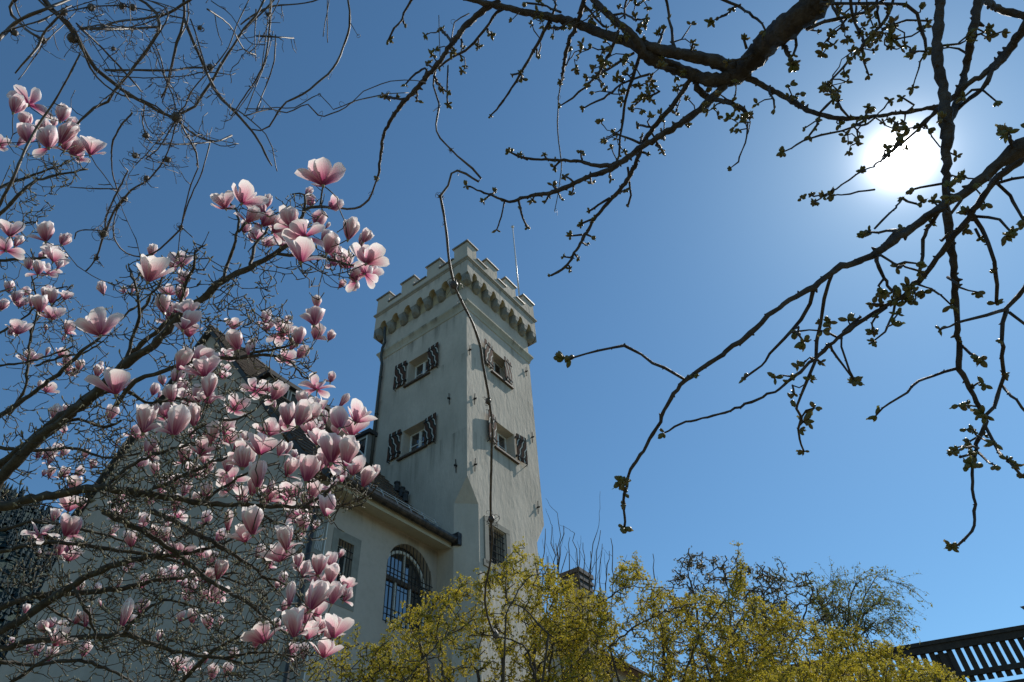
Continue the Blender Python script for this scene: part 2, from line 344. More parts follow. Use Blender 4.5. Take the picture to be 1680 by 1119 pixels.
wall_face(wb, lambda s, z, d: (B-d, s, z), A, ZK, ZT, [], 0); wall_face(wb, lambda s, z, d: (s, A-d, z), B, ZK, ZT, [], 0)
c = .59
# chamfered base: the wall corners are cut below ZK by squinch triangles
wall_face(wb, lambda s, z, d: (s+c, d, z), B-2*c, ZB, ZC, [(1.08-c, 2.05-c, 12.15, 13.5)], .4, .06)
wall_face(wb, lambda s, z, d: (d, s+c, z), A-2*c, ZB, ZC, [], 0)
wb.poly([(0, c, ZC), (0, 0, ZK), (0, A, ZK), (0, A-c, ZC)]); wb.poly([(c, 0, ZC), (B-c, 0, ZC), (B, 0, ZK), (0, 0, ZK)])
wb.poly([(c, 0, ZC), (0, 0, ZK), (0, c, ZC)]); wb.quad((c, 0, ZB), (0, c, ZB), (0, c, ZC), (c, 0, ZC))
wb.poly([(B-c, 0, ZC), (B, c, ZC), (B, 0, ZK)]); wb.quad((B-c, 0, ZB), (B, c, ZB), (B, c, ZC), (B-c, 0, ZC))
wb.quad((B, c, ZB), (B, A, ZB), (B, A, ZC), (B, c, ZC)); wb.poly([(B, c, ZC), (B, A, ZC), (B, A, ZK), (B, 0, ZK)])
wb.quad((0, A-c, ZB), (0, A, ZB), (0, A, ZK), (0, A-c, ZC)); wb.quad((0, A, ZB), (B, A, ZB), (B, A, ZK), (0, A, ZK))
wb.build('wall', M['plaster'], tower)
def ring(mb, prof):      # prof: list of (out, z) swept round the tower
    n = len(prof)
    def loop(o, z): return [(-o, -o, z), (B+o, -o, z), (B+o, A+o, z), (-o, A+o, z)]
    V = [p for o, z in prof for p in loop(o, z)]
    mb.add(V, [(i*4+j, i*4+(j+1) % 4, (i+1)*4+(j+1) % 4, (i+1)*4+j) for i in range(n-1) for j in range(4)])
s = MB(); ring(s, [(-.01, 23.42), (.03, 23.44), (.05, 23.56), (.10, 23.68), (.165, 23.78), (.165, 23.865), (-.01, 23.93)]); s.build('string_course', M['string'], tower)
# corbel table
OUT = .33; ZS, ZA = 25.42, .27
def corbel_row(L, P, n, off0, off1):
    cs = [off0+(L+off1-off0)*i/(n-1) for i in range(n)]; per = cs[1]-cs[0]; cw = .40; r = (per-cw)/2
    cos_ = []; ni = MB(); pa = MB()
    for i, x in enumerate(cs):
        co = MB(); cos_.append(co)
        a, b = x-cw/2, x+cw/2; k = .12
        prof = [(0.0, 24.86), (.10, 24.88), (.27, 25.02), (.325, 25.16), (.325, ZS), (0, ZS)]
        # faceted corbel: three lengthwise strips give the chamfered nose
        for (s0, s1, q0, q1) in ((a, a+k, .55, 1), (a+k, b-k, 1, 1), (b-k, b, 1, .55)):
            V0 = [P(s0, 24.86+(z-24.86)*(1 if q0 == 1 else .98)+(0 if q0 == 1 or z >= ZS else .09), -o*(q0 if o > .1 and z < ZS else 1)) for o, z in prof]
            V1 = [P(s1, z+(0 if q1 == 1 or z >= ZS else .09), -o*(q1 if o > .1 and z < ZS else 1)) for o, z in prof]
            m = len(prof); co.add(V0+V1, [tuple(range(m)), tuple(range(m, 2*m))[::-1]]+[(j, j+1, m+j+1, m+j) for j in range(m-1)])
    N = 10
    for i in range(n-1):
        x = (cs[i]+cs[i+1])/2; arc = [(x-r*cos(pi*t/N), ZS+ZA*sin(pi*t/N)+.02) for t in range(N+1)]
        for (a, b) in zip(arc, arc[1:]):
            ni.quad(P(a[0], a[1], -OUT), P(b[0], b[1], -OUT), P(b[0], b[1], 0.01), P(a[0], a[1], 0.01))
            pa.quad(P(a[0], a[1], -OUT), P(b[0], b[1], -OUT), P(b[0], 26.3, -OUT), P(a[0], 26.3, -OUT))
        ni.poly([P(p[0], p[1], -.012) for p in arc]+[P(x+r, 24.95, -.012), P(x-r, 24.95, -.012)])
    for x in cs: 
        a, b = x-cw/2, x+cw/2
        if x == cs[0]: a = -OUT
        if x == cs[-1]: b = L+OUT
        pa.quad(P(a, ZS, -OUT), P(b, ZS, -OUT), P(b, 26.3, -OUT), P(a, 26.3, -OUT)); pa.quad(P(a, ZS, -OUT), P(b, ZS, -OUT), P(b, ZS, 0), P(a, ZS, 0))
    return cos_, ni, pa
for L_, P_, n_ in ((B, PR, 8), (A, PL, 8)):
    co, ni, pa = corbel_row(L_, P_, n_, -.14, .14)
    [z_.build('corbel', M['corbel'], tower, recalc=True) for z_ in co]; ni.build('corbel_arch', M['ochre'], tower); pa.build('parapet_wall', M['plaster'], tower)
pb = MB(); pb.quad((B+OUT, -OUT, 24.9), (B+OUT, A+OUT, 24.9), (B+OUT, A+OUT, 26.3), (B+OUT, -OUT, 26.3)); pb.quad((-OUT, A+OUT, 24.9), (B+OUT, A+OUT, 24.9), (B+OUT, A+OUT, 26.3), (-OUT, A+OUT, 26.3))
pb.quad((-OUT+.01, -OUT+.01, 26.2), (B+OUT-.01, -OUT+.01, 26.2), (B+OUT-.01, A+OUT-.01, 26.2), (-OUT+.01, A+OUT-.01, 26.2)); pb.build('parapet_wall', M['plaster'], tower)
s = MB(); ring(s, [(.30, 26.26), (.36, 26.28), (.37, 26.33), (.425, 26.37), (.425, 26.44), (.32, 26.50), (0, 26.50)]); s.build('cornice', M['cornice'], tower)
# battlements
MR = [(-OUT, .34), (1.12, 1.93), (2.62, 3.43), (4.11, B+OUT)]; ML = [(-OUT, .48), (1.39, 2.20), (3.06, 3.88), (4.74, A+OUT)]
TH = .36
def battlement(L, P, spans):
    w_ = MB(); ws = [w_]; cps = []; e = .075
    w_.prism([P(-OUT, 26.46, -OUT), P(L+OUT, 26.46, -OUT), P(L+OUT, 26.46, -OUT+TH), P(-OUT, 26.46, -OUT+TH)], (0, 0, .42))
    for a, b in zip(spans, spans[1:]):
        cp = MB(); cps.append(cp); cp.prism([P(a[1]+.0, 26.882, -OUT-e), P(b[0], 26.882, -OUT-e), P(b[0], 26.882, -OUT+TH+e), P(a[1], 26.882, -OUT+TH+e)], (0, 0, .055))
    for a, b in spans:
        w_ = MB(); ws.append(w_); cp = MB(); cps.append(cp)
        w_.prism([P(a, 26.88, -OUT), P(b, 26.88, -OUT), P(b, 26.88, -OUT+TH), P(a, 26.88, -OUT+TH)], (0, 0, .70))
        a2, b2 = a-e, b+e
        cp.prism([P(a2, 27.583, -OUT-e), P(b2, 27.583, -OUT-e), P(b2, 27.583, -OUT+TH+e), P(a2, 27.583, -OUT+TH+e)], (0, 0, .07))
    return ws, cps
ws, cps = battlement(B, PR, MR)
for i, q in enumerate(ws): q.build('merlon' if i else 'parapet_wall', M['plaster'], tower, recalc=True)
for q in cps: q.build('coping', M['cap'], tower, recalc=True)
# the left row starts behind the shared corner merlon so that no faces coincide
def PLs(s, z, d): return (d, s, z)
w2 = MB()
w2.prism([PLs(-OUT+TH+.002, 26.46, -OUT+.001), PLs(A+OUT, 26.46, -OUT+.001), PLs(A+OUT, 26.46, -OUT+TH), PLs(-OUT+TH+.002, 26.46, -OUT+TH)], (0, 0, .421))
w2.build('parapet_wall', M['plaster'], tower, recalc=True)
e = .075
for i, (a, b) in enumerate(ML):
    w2 = MB(); cp2 = MB()
    a1 = -OUT+TH+.002 if i == 0 else a
    w2.prism([PLs(a1, 26.88, -OUT+.001), PLs(b, 26.88, -OUT+.001), PLs(b, 26.88, -OUT+TH), PLs(a1, 26.88, -OUT+TH)], (0, 0, .70))
    a2 = -OUT+TH+e+.002 if i == 0 else a-e
    cp2.prism([PLs(a2, 27.585, -OUT-e), PLs(b+e, 27.585, -OUT-e), PLs(b+e, 27.585, -OUT+TH+e), PLs(a2, 27.585, -OUT+TH+e)], (0, 0, .07))
    w2.build('merlon', M['plaster'], tower, recalc=True); cp2.build('coping', M['cap'], tower, recalc=True); cp2 = MB()
    if i < 3: cp2.prism([PLs(b, 26.884, -OUT-e), PLs(ML[i+1][0], 26.884, -OUT-e), PLs(ML[i+1][0], 26.884, -OUT+TH+e), PLs(b, 26.884, -OUT+TH+e)], (0, 0, .055)); cp2.build('coping', M['cap'], tower, recalc=True)
for sgn in (0, 1):       # far sides
    w2 = MB()
    if sgn == 0: w2.box((B+OUT-TH, -OUT+TH+.01, 26.46), (B+OUT-.002, A+OUT-.002, 26.9))
    else: w2.box((-OUT+TH+.01, A+OUT-TH, 26.46), (B+OUT-TH-.01, A+OUT-.003, 26.9))
    w2.build('parapet_wall', M['plaster'], tower, recalc=True)
fp = MB(); fp.tube(np.array([(4.28, .0, 26.5), (4.22, .0, 30.2), (4.17, 0, 33.75)]), [.045, .04, .03], 8)
fp.tube(np.array([(4.17, 0, 33.75), (4.17, 0, 33.80), (4.17, 0, 33.88), (4.17, 0, 33.93)]), [.03, .09, .08, .02], 8); fp.build('flagpole', M['steel'], tower, smooth=True)
# windows
def window(P, hole, parent, lobes=2, bars=1):
    a, b, z0, z1 = hole; a += .05; b -= .05; z1 -= .05; D = .42; w = MB(); t = .055
    def bx(s0, s1, y0, y1, d0=-.0, d1=.05): w.prism([P(s0, y0, D-d1), P(s1, y0, D-d1), P(s1, y0, D-d0), P(s0, y0, D-d0)], (0, 0, y1-y0))
    bx(a, a+t, z0+.02, z1); bx(b-t, b, z0+.02, z1); bx(a+t, b-t, z1-t, z1); bx(a+t, b-t, z0+.02, z0+.02+t)
    m = (a+b)/2; bx(m-.05, m+.05, z0+.02+t, z1-t, 0, .06)
    zm = z0+(z1-z0)*.52
    for s0, s1 in ((a+t, m-.05), (m+.05, b-t)):
        bx(s0, s0+.025, z0+.075, z1-t, .005, .045); bx(s1-.025, s1, z0+.075, z1-t, .005, .045); bx(s0+.025, s1-.025, zm-.015, zm+.015, .005, .045)
    f = w.build('window', M['white'], parent, recalc=True)
    g_ = MB(); g_.quad(P(a, z0, D-.012), P(b, z0, D-.012), P(b, z1, D-.012), P(a, z1, D-.012)); g_.build('pane', M['glass'], f)
    s_ = MB(); o = .11
    s_.prism([P(a-.20, z0-.10, -o), P(b+.20, z0-.10, -o), P(b+.20, z0-.10, .0), P(a-.20, z0-.10, .0)], (0, 0, .075))
    s_.prism([P(a-.04, z0-.022, 0), P(b+.04, z0-.022, 0), P(b, z0-.022, D), P(a, z0-.022, D)], (0, 0, .03))
    s_.build('sill', M['wood'], f, recalc=True)
def shutter(P, s0, s1, z0, z1, hinge, ang, parent, flip):
    """board hinged at s = hinge, opened back to the wall leaving ang degrees"""
    w_ = s1-s0; d = 1 if hinge == s0 else -1; ca, sa = cos(R(ang)), sin(R(ang)); T = .035; g0 = .05
    def Q(t, z, k): return P(hinge+d*(t*ca), z, -(g0+t*sa)-k)
    me = bpy.data.meshes.new('shutter'); V = []; F = []; UVs = []
    for k in (0, T):
        V += [Q(0, z0, k), Q(w_, z0, k), Q(w_, z1, k), Q(0, z1, k)]
    F = [(0, 1, 2, 3), (4, 5, 6, 7), (0, 1, 5, 4), (1, 2, 6, 5), (2, 3, 7, 6), (3, 0, 4, 7)]
    me.from_pydata([tuple(p) for p in V], [], F); ul = me.uv_layers.new(name='UVMap')
    for p in me.polygons:
        for li in p.loop_indices:
            vi = me.loops[li].vertex_index % 4; ul.data[li].uv = ((0, 1, 1, 0)[vi] if not flip else (1, 0, 0, 1)[vi], (0, 0, 1, 1)[vi])
    me.materials.append(M['shutter']); o = bpy.data.objects.new('shutter', me); C.objects.link(o); o.parent = parent
    for zz in (z0+.18, z1-.2):
        hb = MB()
        hb.add([Q(-.06, zz-.025, T), Q(w_*.8, zz-.025, T), Q(w_*.8, zz+.025, T), Q(-.06, zz+.025, T), Q(-.06, zz-.025, T+.018), Q(w_*.8, zz-.025, T+.018), Q(w_*.8, zz+.025, T+.018), Q(-.06, zz+.025, T+.018)],
               [(4, 5, 6, 7), (0, 1, 5, 4), (1, 2, 6, 5), (2, 3, 7, 6), (3, 0, 4, 7)])
        hb.bar(P(hinge-d*.03, zz-.05, -.03), P(hinge-d*.03, zz+.05, -.03), .028); hb.build('hinge_strap', M['iron'], o, recalc=True)
    hb = MB(); hb.bar(P(hinge+d*w_*.9, z0-.09, -.01), P(hinge+d*w_*.9, z0-.05, -.16), .018); hb.bar(P(hinge+d*w_*.9, z0-.10, -.15), P(hinge+d*w_*.9, z0+.05, -.16), .018)
    hb.build('shutter_catch', M['iron'], o, recalc=True)
for hole in LW: window(PL, hole, tower)
for hole in RW: window(PR, hole, tower)
shutter(PL, 3.42, 4.05, 21.02, 22.36, 3.42, 3, tower, False); shutter(PL, 1.5, 2.10, 20.95, 22.27, 2.10, 4, tower, True)
shutter(PL, 3.43, 4.02, 17.27, 18.58, 3.43, 3, tower, False); shutter(PL, 1.48, 2.08, 17.1, 18.4, 2.08, 4, tower, True)
shutter(PR, 1.03, 1.66, 20.98, 22.30, 1.66, 7, tower, True); shutter(PR, 3.0, 3.55, 20.98, 22.27, 2.99, 7, tower, False)
shutter(PR, 1.12, 1.71, 17.1, 18.42, 1.71, 9, tower, True); shutter(PR, 3.05, 3.6, 17.13, 18.42, 3.05, 9, tower, False)
def anchor(P, s0, z0, ln=.55):
    a = MB(); a.bar(P(s0, z0-ln/2, -.03), P(s0+.01, z0+ln/2, -.05), .016); a.bar(P(s0, z0, .0), P(s0, z0, -.13), .03); a.bar(P(s0-.06, z0, -.06), P(s0+.06, z0+.01, -.06), .022)
    a.build('wall_anchor', M['iron'], tower)
for q in ((.87, 18.81), (.49, 15.51)): anchor(PL, *q)
for q in ((.42, 18.6), (.39, 15.54), (4.23, 22.64), (4.27, 18.92), (4.25, 15.54), (.14, 21.02)): anchor(PR, *q)
p = MB(); p.tube(np.array([(-.30, 4.80, 25.2), (-.22, 4.86, 24.75), (-.12, 4.90, 24.4), (-.22, 4.92, 23.95), (-.24, 4.92, 23.4), (-.13, 4.93, 23.0), (-.12, 4.93, 20), (-.12, 4.92, 17.4)]), [.065]*8, 8)
for z in (22.2, 20.1, 18.2): p.tube(np.array([(-.12, 4.93, z-.03), (-.12, 4.93, z+.03)]), [.085]*2, 8)
p.build('downpipe', M['pipe'], tower, smooth=True)
# lower barred window with rough stone surround
def grille(mb, P, a, b, z0, z1, nv, hs, d, r=.013):
    for i in range(nv): x = a+(b-a)*(i+.5)/nv; mb.bar(P(x, z0, d), P(x, z1(x) if callable(z1) else z1, d), r, 5)
    for z in hs: mb.bar(P(a-.04, z, d-.015), P(b+.04, z, d-.015), r*1.1, 5)
lw = MB()
for (s0, s1, y0, y1) in ((.86, 1.07, 12.0, 13.55), (2.06, 2.27, 12.0, 13.55), (.86, 2.27, 13.52, 13.72), (.78, 2.35, 11.9, 12.12)):
    lw.prism([PR(s0, y0, -.05), PR(s1, y0, -.05), PR(s1, y0, .02), PR(s0, y0, .02)], (0, 0, y1-y0))
lws = lw.build('barred_window', M['stone'], tower, recalc=True)
q = MB(); grille(q, PR, 1.1, 2.03, 12.15, 13.48, 7, (12.4, 12.65, 12.9, 13.15, 13.35), .06); q.build('grille', M['iron'], lws)
q = MB(); q.quad(PR(1.1, 12.1, .38), PR(2.03, 12.1, .38), PR(2.03, 13.5, .38), PR(1.1, 13.5, .38)); q.build('pane', M['glass'], lws)
q = MB(); q.box((.25, -.03, 13.2), (.251, -.029, 13.21))

# ------------------------------------------------------------------ manor house (same local axes)
house = empty('manor_house', (TW[0], TW[1], 0), RZ)
tag(house, 'cream plastered manor house with steep brown roof and arched barred window beside the tower', 'house')
VG, UH = -5.02, 1.28; ZG = 4.0
hw = MB(); cx, ch, zs_, ar = -1.22, .99, 11.28, .97   # arch: centre, half width, spring height, rise
z00, zA0 = ZG, 9.6
X0 = lambda s, z, d=0: (s, UH+d, z)
rw = (-4.14, -3.54, 9.72, 11.36)
HL = -VG
wf = lambda s, z, d: (VG+s, UH+d, z)
wall_face(hw, wf, HL, ZG, 12.62, [(rw[0]-VG, rw[1]-VG, rw[2], rw[3]), (cx-ch-VG, cx+ch-VG, zA0, 12.35)], .32, .04)
N = 20; arc = [(cx-ch*cos(pi*i/N), zs_+ar*sin(pi*i/N)) for i in range(N+1)]
# fill between arch and rectangular cut
for a, b in zip(arc, arc[1:]): hw.quad(X0(a[0], a[1]), X0(b[0], b[1]), X0(b[0], 12.35), X0(a[0], 12.35))
for a, b in zip(arc, arc[1:]): hw.quad(X0(a[0], a[1]), X0(b[0], b[1]), X0(b[0], b[1], .319), X0(a[0], a[1], .319))
# gable wall with leaning left edge
hw.poly([(VG, UH, ZG), (VG, UH, 12.7), (VG, 2.0, 13.35), (VG, 11.74, 25.7), (VG, 18.14, 18.6), (VG, 19.38, 13.25), (VG, 20.9, ZG)])
hw.quad((VG, 18.14, 18.6), (VG, 20.9, ZG), (8, 20.9, ZG), (8, 18.14, 18.6))
hw.build('wall', M['plaster2'], house)
# soffit and roof
sf = MB(); sf.quad((VG-.3, .68, 12.42), (.0, .68, 12.42), (.0, UH, 12.56), (VG-.3, UH, 12.56)); sf.quad((VG-.3, .68, 12.42), (0, .68, 12.42), (0, .66, 12.60), (VG-.3, .66, 12.60)); sf.quad((-.002, .68, 12.42), (-.002, UH, 12.56), (-.002, UH, 12.9), (-.002, .68, 12.62)); sf.build('soffit', M['soffit'], house)
def zroof(u):
    return 12.70+(u-.6)*.93 if u < 2.13 else (14.12+(u-2.13)*1.222)
rf = MB(); rows = []
u = .58
while u < 11.74: rows.append(u); u += .27 if u > 2 else .24
rows.append(11.74)
VR = 9.0
def ridge_drop(v, u): return -.094*(v+5.02)*max(0, (u-4)/7.74)
nv = 60; vsx = np.linspace(VG-.28, VR, nv)
for a, b in zip(rows, rows[1:]):
    Vt = []; lift = .05
    for v in vsx:
        if v > -.01 and a < 5.25 and v < B+.3: pass
        j = rnd.uniform(-.008, .008)
        Vt += [(v, a-.03, zroof(a)+ridge_drop(v, a)+lift+j-.045), (v, a-.03, zroof(a)+ridge_drop(v, a)+lift+j), (v, b, zroof(b)+ridge_drop(v, b)+.004)]
    F = []
    for i in range(nv-1):
        if vsx[i+1] > .06 and b < 5.15: continue
        F += [(i*3, (i+1)*3, (i+1)*3+1, i*3+1), (i*3+1, (i+1)*3+1, (i+1)*3+2, i*3+2)]
    rf.add(Vt, F)
# back slope
rf.quad((VG-.28, 11.74, 25.87), (VR, 11.74, 25.87-.094*14), (VR, 18.5, 18.2), (VG-.28, 18.5, 18.2))
roof = rf.build('roof', M['tile'], house)
vb = MB()    # verge board / underside along the rake
pts = [(.58, zroof(.58)), (2.13, zroof(2.13)), (11.74, 25.87), (18.5, 18.2)]
for (a, za), (b, zb) in zip(pts, pts[1:]):
    vb.add([(VG-.29, a, za+.03), (VG-.29, b, zb+.03), (VG-.29, b, zb-.24), (VG-.29, a, za-.24), (VG+.02, a, za-.24), (VG+.02, b, zb-.24)], [(0, 1, 2, 3), (3, 2, 5, 4)])
vb.build('verge', M['verge'], roof)
rc = MB()    # ridge tiles
for i in range(40):
    v = VG-.28+i*.35; zc_ = 25.90-.094*(v+5.02); rc.tube(np.array([(v, 11.74, zc_), (v+.37, 11.74, zc_-.033)]), [.11, .095], 8)
rc.build('ridge_tile', M['tile'], roof)
gt = MB(); th = np.linspace(pi, 2*pi, 9)
gt.add([(v, .54+.14*cos(t), 12.70+.17*sin(t)) for v in (VG-.35, .05) for t in th], [(i, i+1, 9+i+1, 9+i) for i in range(8)]+[tuple(range(9)), tuple(range(9, 18))])
gt.tube(np.array([(VG-.35, .46, 12.67), (.05, .46, 12.67)]), [.03]*2, 6); gt.box((-.02, .38, 12.48), (.16, .74, 12.90))
gt.tube(np.array([(VG-.2, .56, 12.6), (VG-.14, .62, 12.3), (VG-.12, 1.18, 11.9), (VG-.12, 1.20, 11.6), (VG-.12, 1.22, 4)]), [.07]*5, 8)
gt.build('gutter', M['gutter'], house, recalc=False)
sw = MB()      # wires / snow guard along eaves
for k_, (uu, hh) in enumerate(((.9, .22), (1.05, .30), (1.2, .36))): sw.tube(np.array([(VG, uu, zroof(uu)+hh-.1), (-.1, uu, zroof(uu)+hh-.1)]), [.012]*2, 5)
for i in range(8): sw.bar((VG+.3+i*.63, .9, zroof(.9)), (VG+.3+i*.63, 1.2, zroof(1.2)+.28), .014, 5)
sw.build('snow_guard', M['steel'], roof)
for (v, u_) in ((-.2, 2.75), (-.16, 3.0), (-.12, 3.32)):
    t_ = MB(); z_ = zroof(u_)+.02; t_.tube(np.array([(v, u_, z_), (v, u_, z_+.34), (v, u_, z_+.345), (v, u_, z_+.40)]), [.10, .10, .125, .125], 10); t_.build('vent_pipe', M['verge'], roof)
# dormers
def dormer(v0, v1, uf, zb, zt, wins, over=.28):
    d = MB(); ub = 4.81+(zt-17.3)/1.25+.4
    ub = uf+(zt-zb)/1.1+.3
    d.prism([(v0, uf, zb), (v0, uf, zt), (v0, ub, zt+.2), (v0, ub, zb+.6)], (v1-v0, 0, 0)); ob = d.build('dormer', M['board'], house, recalc=True)
    r_ = MB(); r_.prism([(v0-over, uf-over, zt-.02), (v0-over, uf-over, zt+.16), (v0-over, ub+.6, zt+.34), (v0-over, ub+.6, zt+.2)], (v1-v0+2*over, 0, 0)); r_.build('dormer_roof', M['verge'], ob, recalc=True)
    for a, b in wins:
        f_ = MB(); t = .05
        for q_ in ((a, a+t, zb+.2, zt-.1), (b-t, b, zb+.2, zt-.1), (a+t, b-t, zt-.1-t, zt-.1), (a+t, b-t, zb+.2, zb+.2+t), ((a+b)/2-.02, (a+b)/2+.02, zb+.25, zt-.15)): f_.box((q_[0], uf-.03, q_[2]), (q_[1], uf+.01, q_[3]))
        f_.build('window_frame', M['white'], ob); f_ = MB(); f_.quad((a, uf-.012, zb+.2), (b, uf-.012, zb+.2), (b, uf-.012, zt-.1), (a, uf-.012, zt-.1)); f_.build('pane', M['glass'], ob)
    return ob
dormer(-4.05, -1.1, 7.3, 19.9, 20.95, [(-3.8, -3.0), (-2.9, -2.1), (-2.0, -1.3)], .22)
d2 = dormer(-.36, 2.0, 4.95, 17.3, 18.95, [(.2, 1.2)], .12)
f_ = MB()
for a, b in (((-.40, 5.02, 17.75), (-.40, 5.02, 18.85)), ((-.40, 5.02, 18.80), (-.40, 5.85, 18.85)), ((-.40, 5.02, 17.80), (-.40, 5.85, 18.82))): f_.bar(a, b, .035, 4)
f_.build('cheek_frame', M['white'], d2)
f_ = MB(); f_.poly([(-.372, 5.05, 17.85), (-.372, 5.05, 18.78), (-.372, 5.78, 18.78)]); f_.build('pane', M['glass'], d2)
# arched window
aw = MB(); D = .30
def bxx(mb, s0, s1, y0, y1, d0, d1): mb.prism([X0(s0, y0, d0), X0(s1, y0, d0), X0(s1, y0, d1), X0(s0, y0, d1)], (0, 0, y1-y0))
for s0, s1, y0, y1 in ((cx-ch+.02, cx-ch+.10, 9.62, 11.2), (cx+ch-.10, cx+ch-.02, 9.62, 11.2), (cx-.36, cx-.28, 9.62, 11.0), (cx+.28, cx+.36, 9.62, 11.0), (cx-ch+.1, cx+ch-.1, 9.62, 9.72)): bxx(aw, s0, s1, y0, y1, .24, .31)
bxx(aw, cx-.02, cx+.02, 11.0, 12.1, .25, .30)
ar2 = [(cx-(ch-.05)*cos(pi*i/N), zs_-.06+(ar-.08)*sin(pi*i/N)) for i in range(N+1)]; ar3 = [(cx-(ch-.13)*cos(pi*i/N), zs_-.06+(ar-.17)*sin(pi*i/N)) for i in range(N+1)]
for i in range(N): aw.quad(X0(*ar2[i], .25), X0(*ar2[i+1], .25), X0(*ar3[i+1], .25), X0(*ar3[i], .25)); aw.quad(X0(*ar3[i], .25), X0(*ar3[i+1], .25), X0(*ar3[i+1], .31), X0(*ar3[i], .31))
awo = aw.build('arched_window', M['white'], house)
q = MB(); bxx(q, cx-ch+.03, cx+ch-.03, 11.0, 11.14, .235, .315); q.build('transom', M['wood'], awo)
q = MB(); q.poly([X0(cx-ch, 9.6, .30)]+[X0(a, b, .30) for a, b in arc]+[X0(cx+ch, 9.6, .30)]); q.build('pane', M['glass'], awo)
q = MB(); top = lambda x: zs_+ar*math.sqrt(max(0, 1-((x-cx)/ch)**2))-.04
grille(q, X0, cx-ch+.04, cx+ch-.04, 9.55, top, 12, (9.8, 9.98, 11.05, 11.2), -.02, .014); q.build('grille', M['iron'], awo)
# rectangular window with stone surround
q = MB(); a, b, z0, z1 = rw
for s0, s1, y0, y1 in ((-4.35, a+.01, 9.5, 11.6), (b-.01, -3.30, 9.5, 11.6), (a+.01, b-.01, z1-.01, 11.6), (a+.01, b-.01, 9.5, z0+.01)): bxx(q, s0, s1, y0, y1, -.012, .05)
rwo = q.build('barred_window', M['stone'], house, recalc=True)
q = MB()
for s0, s1, y0, y1 in ((a+.04, a+.09, z0, z1), (b-.09, b-.04, z0, z1), ((a+b)/2-.03, (a+b)/2+.03, z0, z1), (a+.09, b-.09, z1-.1, z1-.04), (a+.09, b-.09, z0+.02, z0+.07), (a+.09, b-.09, (z0+z1)/2-.015, (z0+z1)/2+.015)): bxx(q, s0, s1, y0, y1, .25, .31)
q.build('frame', M['white'], rwo); q = MB(); q.quad(X0(a, z0, .30), X0(b, z0, .30), X0(b, z1, .30), X0(a, z1, .30)); q.build('pane', M['glass'], rwo)
q = MB(); grille(q, X0, a+.03, b-.03, z0, z1, 5, (z0+.15, z0+.3, z1-.45, z1-.25), .03, .014); q.build('grille', M['iron'], rwo)
# painted quoins at the corner
q = MB(); bxx(q, VG+.004, -4.60, ZG, 12.5, -.006, .01); q.box((VG-.006, UH+.004, ZG), (VG+.01, UH+.42, 12.4)); qo = q.build('quoin', M['stone'], house, recalc=True)
q = MB()
for zc_ in (11.10, 10.1, 9.1): bxx(q, VG+.10, -4.68, zc_-.36, zc_+.36, -.011, -.004); q.box((VG-.011, UH+.08, zc_-.36), (VG-.004, UH+.36, zc_+.36))
q.build('painted_panel', M['panel'], qo, recalc=True)
q = MB(); bxx(q, -4.60, -4.57, ZG, 12.5, -.008, .0); q.build('painted_line', M['white'], qo)

# low wing behind the tower with a chimney
wing = empty('low_wing', (TW[0], TW[1], 0), RZ)
tag(wing, 'low tiled wing with square capped chimney behind the tower, half hidden by yellow shrubs', 'building')
q = MB(); q.box((B+.02, .8, 4), (16, 9, 11.2)); q.build('wall', M['plaster2'], wing)
q = MB(); q.poly([(B+.03, .2, 11.1), (16.3, .2, 11.1), (16.3, 2.3, 12.7), (B+.03, 2.3, 12.7)])
for i in range(9): uu = .2+i*.24; zz = 11.1+i*.183; q.prism([(B+.03, uu, zz+.05), (16.3, uu, zz+.05), (16.3, uu+.27, zz+.225), (B+.03, uu+.27, zz+.225)], (0, 0, .03))
q.quad((B+.03, 2.3, 12.8), (16.3, 2.3, 12.8), (16.3, 9.2, 11.0), (B+.03, 9.2, 11.0)); q.build('roof', M['tile'], wing)
M['chimney'] = plaster('chimney_plaster', (.40, .35, .28), (.30, .25, .2), (.10, .09, .08), [(13.3, 1.2)])
q = MB(); q.box((6.75, -.05, 10.8), (7.65, .75, 13.20)); q.build('chimney', M['chimney'], wing)
q = MB()
for z_, o in ((13.20, .06), (13.34, .02), (13.48, .07), (13.62, .03), (13.76, .09)): q.box((6.75-o, -.05-o, z_), (7.65+o, .75+o, z_+(.125 if z_ < 13.7 else .18)))
q.build('chimney_cap', M['verge'], wing)

# ------------------------------------------------------------------ timber balcony at lower right
bal = empty('timber_balcony', (7.5, 15.67, 0)); tag(bal, 'dark timber balcony railing of close boards at the lower right above the hedge', 'railing')
bd = np.array([.9525, -.3045, 0]); bn = np.array([.3045, .9525, 0])
def BP(s, n, z): return bd*s+bn*n+np.array([0, 0, z])
def bbox(mb, s0, s1, n0, n1, z0, z1): mb.prism([BP(s0, n0, z0), BP(s1, n0, z0), BP(s1, n1, z0), BP(s0, n1, z0)], (0, 0, z1-z0))
q = MB(); bbox(q, -7, 6, -.03, .11, 6.72, 6.80); bbox(q, -7, 6, .0, .06, 6.58, 6.72); bbox(q, -7, 6, .0, .06, 6.03, 6.13); q.build('handrail', M['rail'], bal, recalc=True)
q = MB(); bbox(q, -7, 6, -.05, .2, 5.62, 5.82); bbox(q, -7, 6, .0, 2.0, 5.50, 5.62); q.build('floor_beam', M['rail'], bal, recalc=True)
for i in range(75):
    q = MB(); s0 = -7+i*.172; bbox(q, s0, s0+.112, .062, .085, 5.93, 6.74+rnd.uniform(-.003, .003)); q.build('baluster', M['rail'], bal, recalc=True)
for s0 in (-6.2, -2.6, .98, 4.6):
    q = MB(); bbox(q, s0, s0+.34, .09, .30, 2.5, 6.55); q.build('post', M['rail'], bal, recalc=True)
eav = empty('tiled_eave', (10.3175, 14.7495, 0)); tag(eav, 'dark tip of a tiled eave poking in at the right edge above the balcony', 'roof')
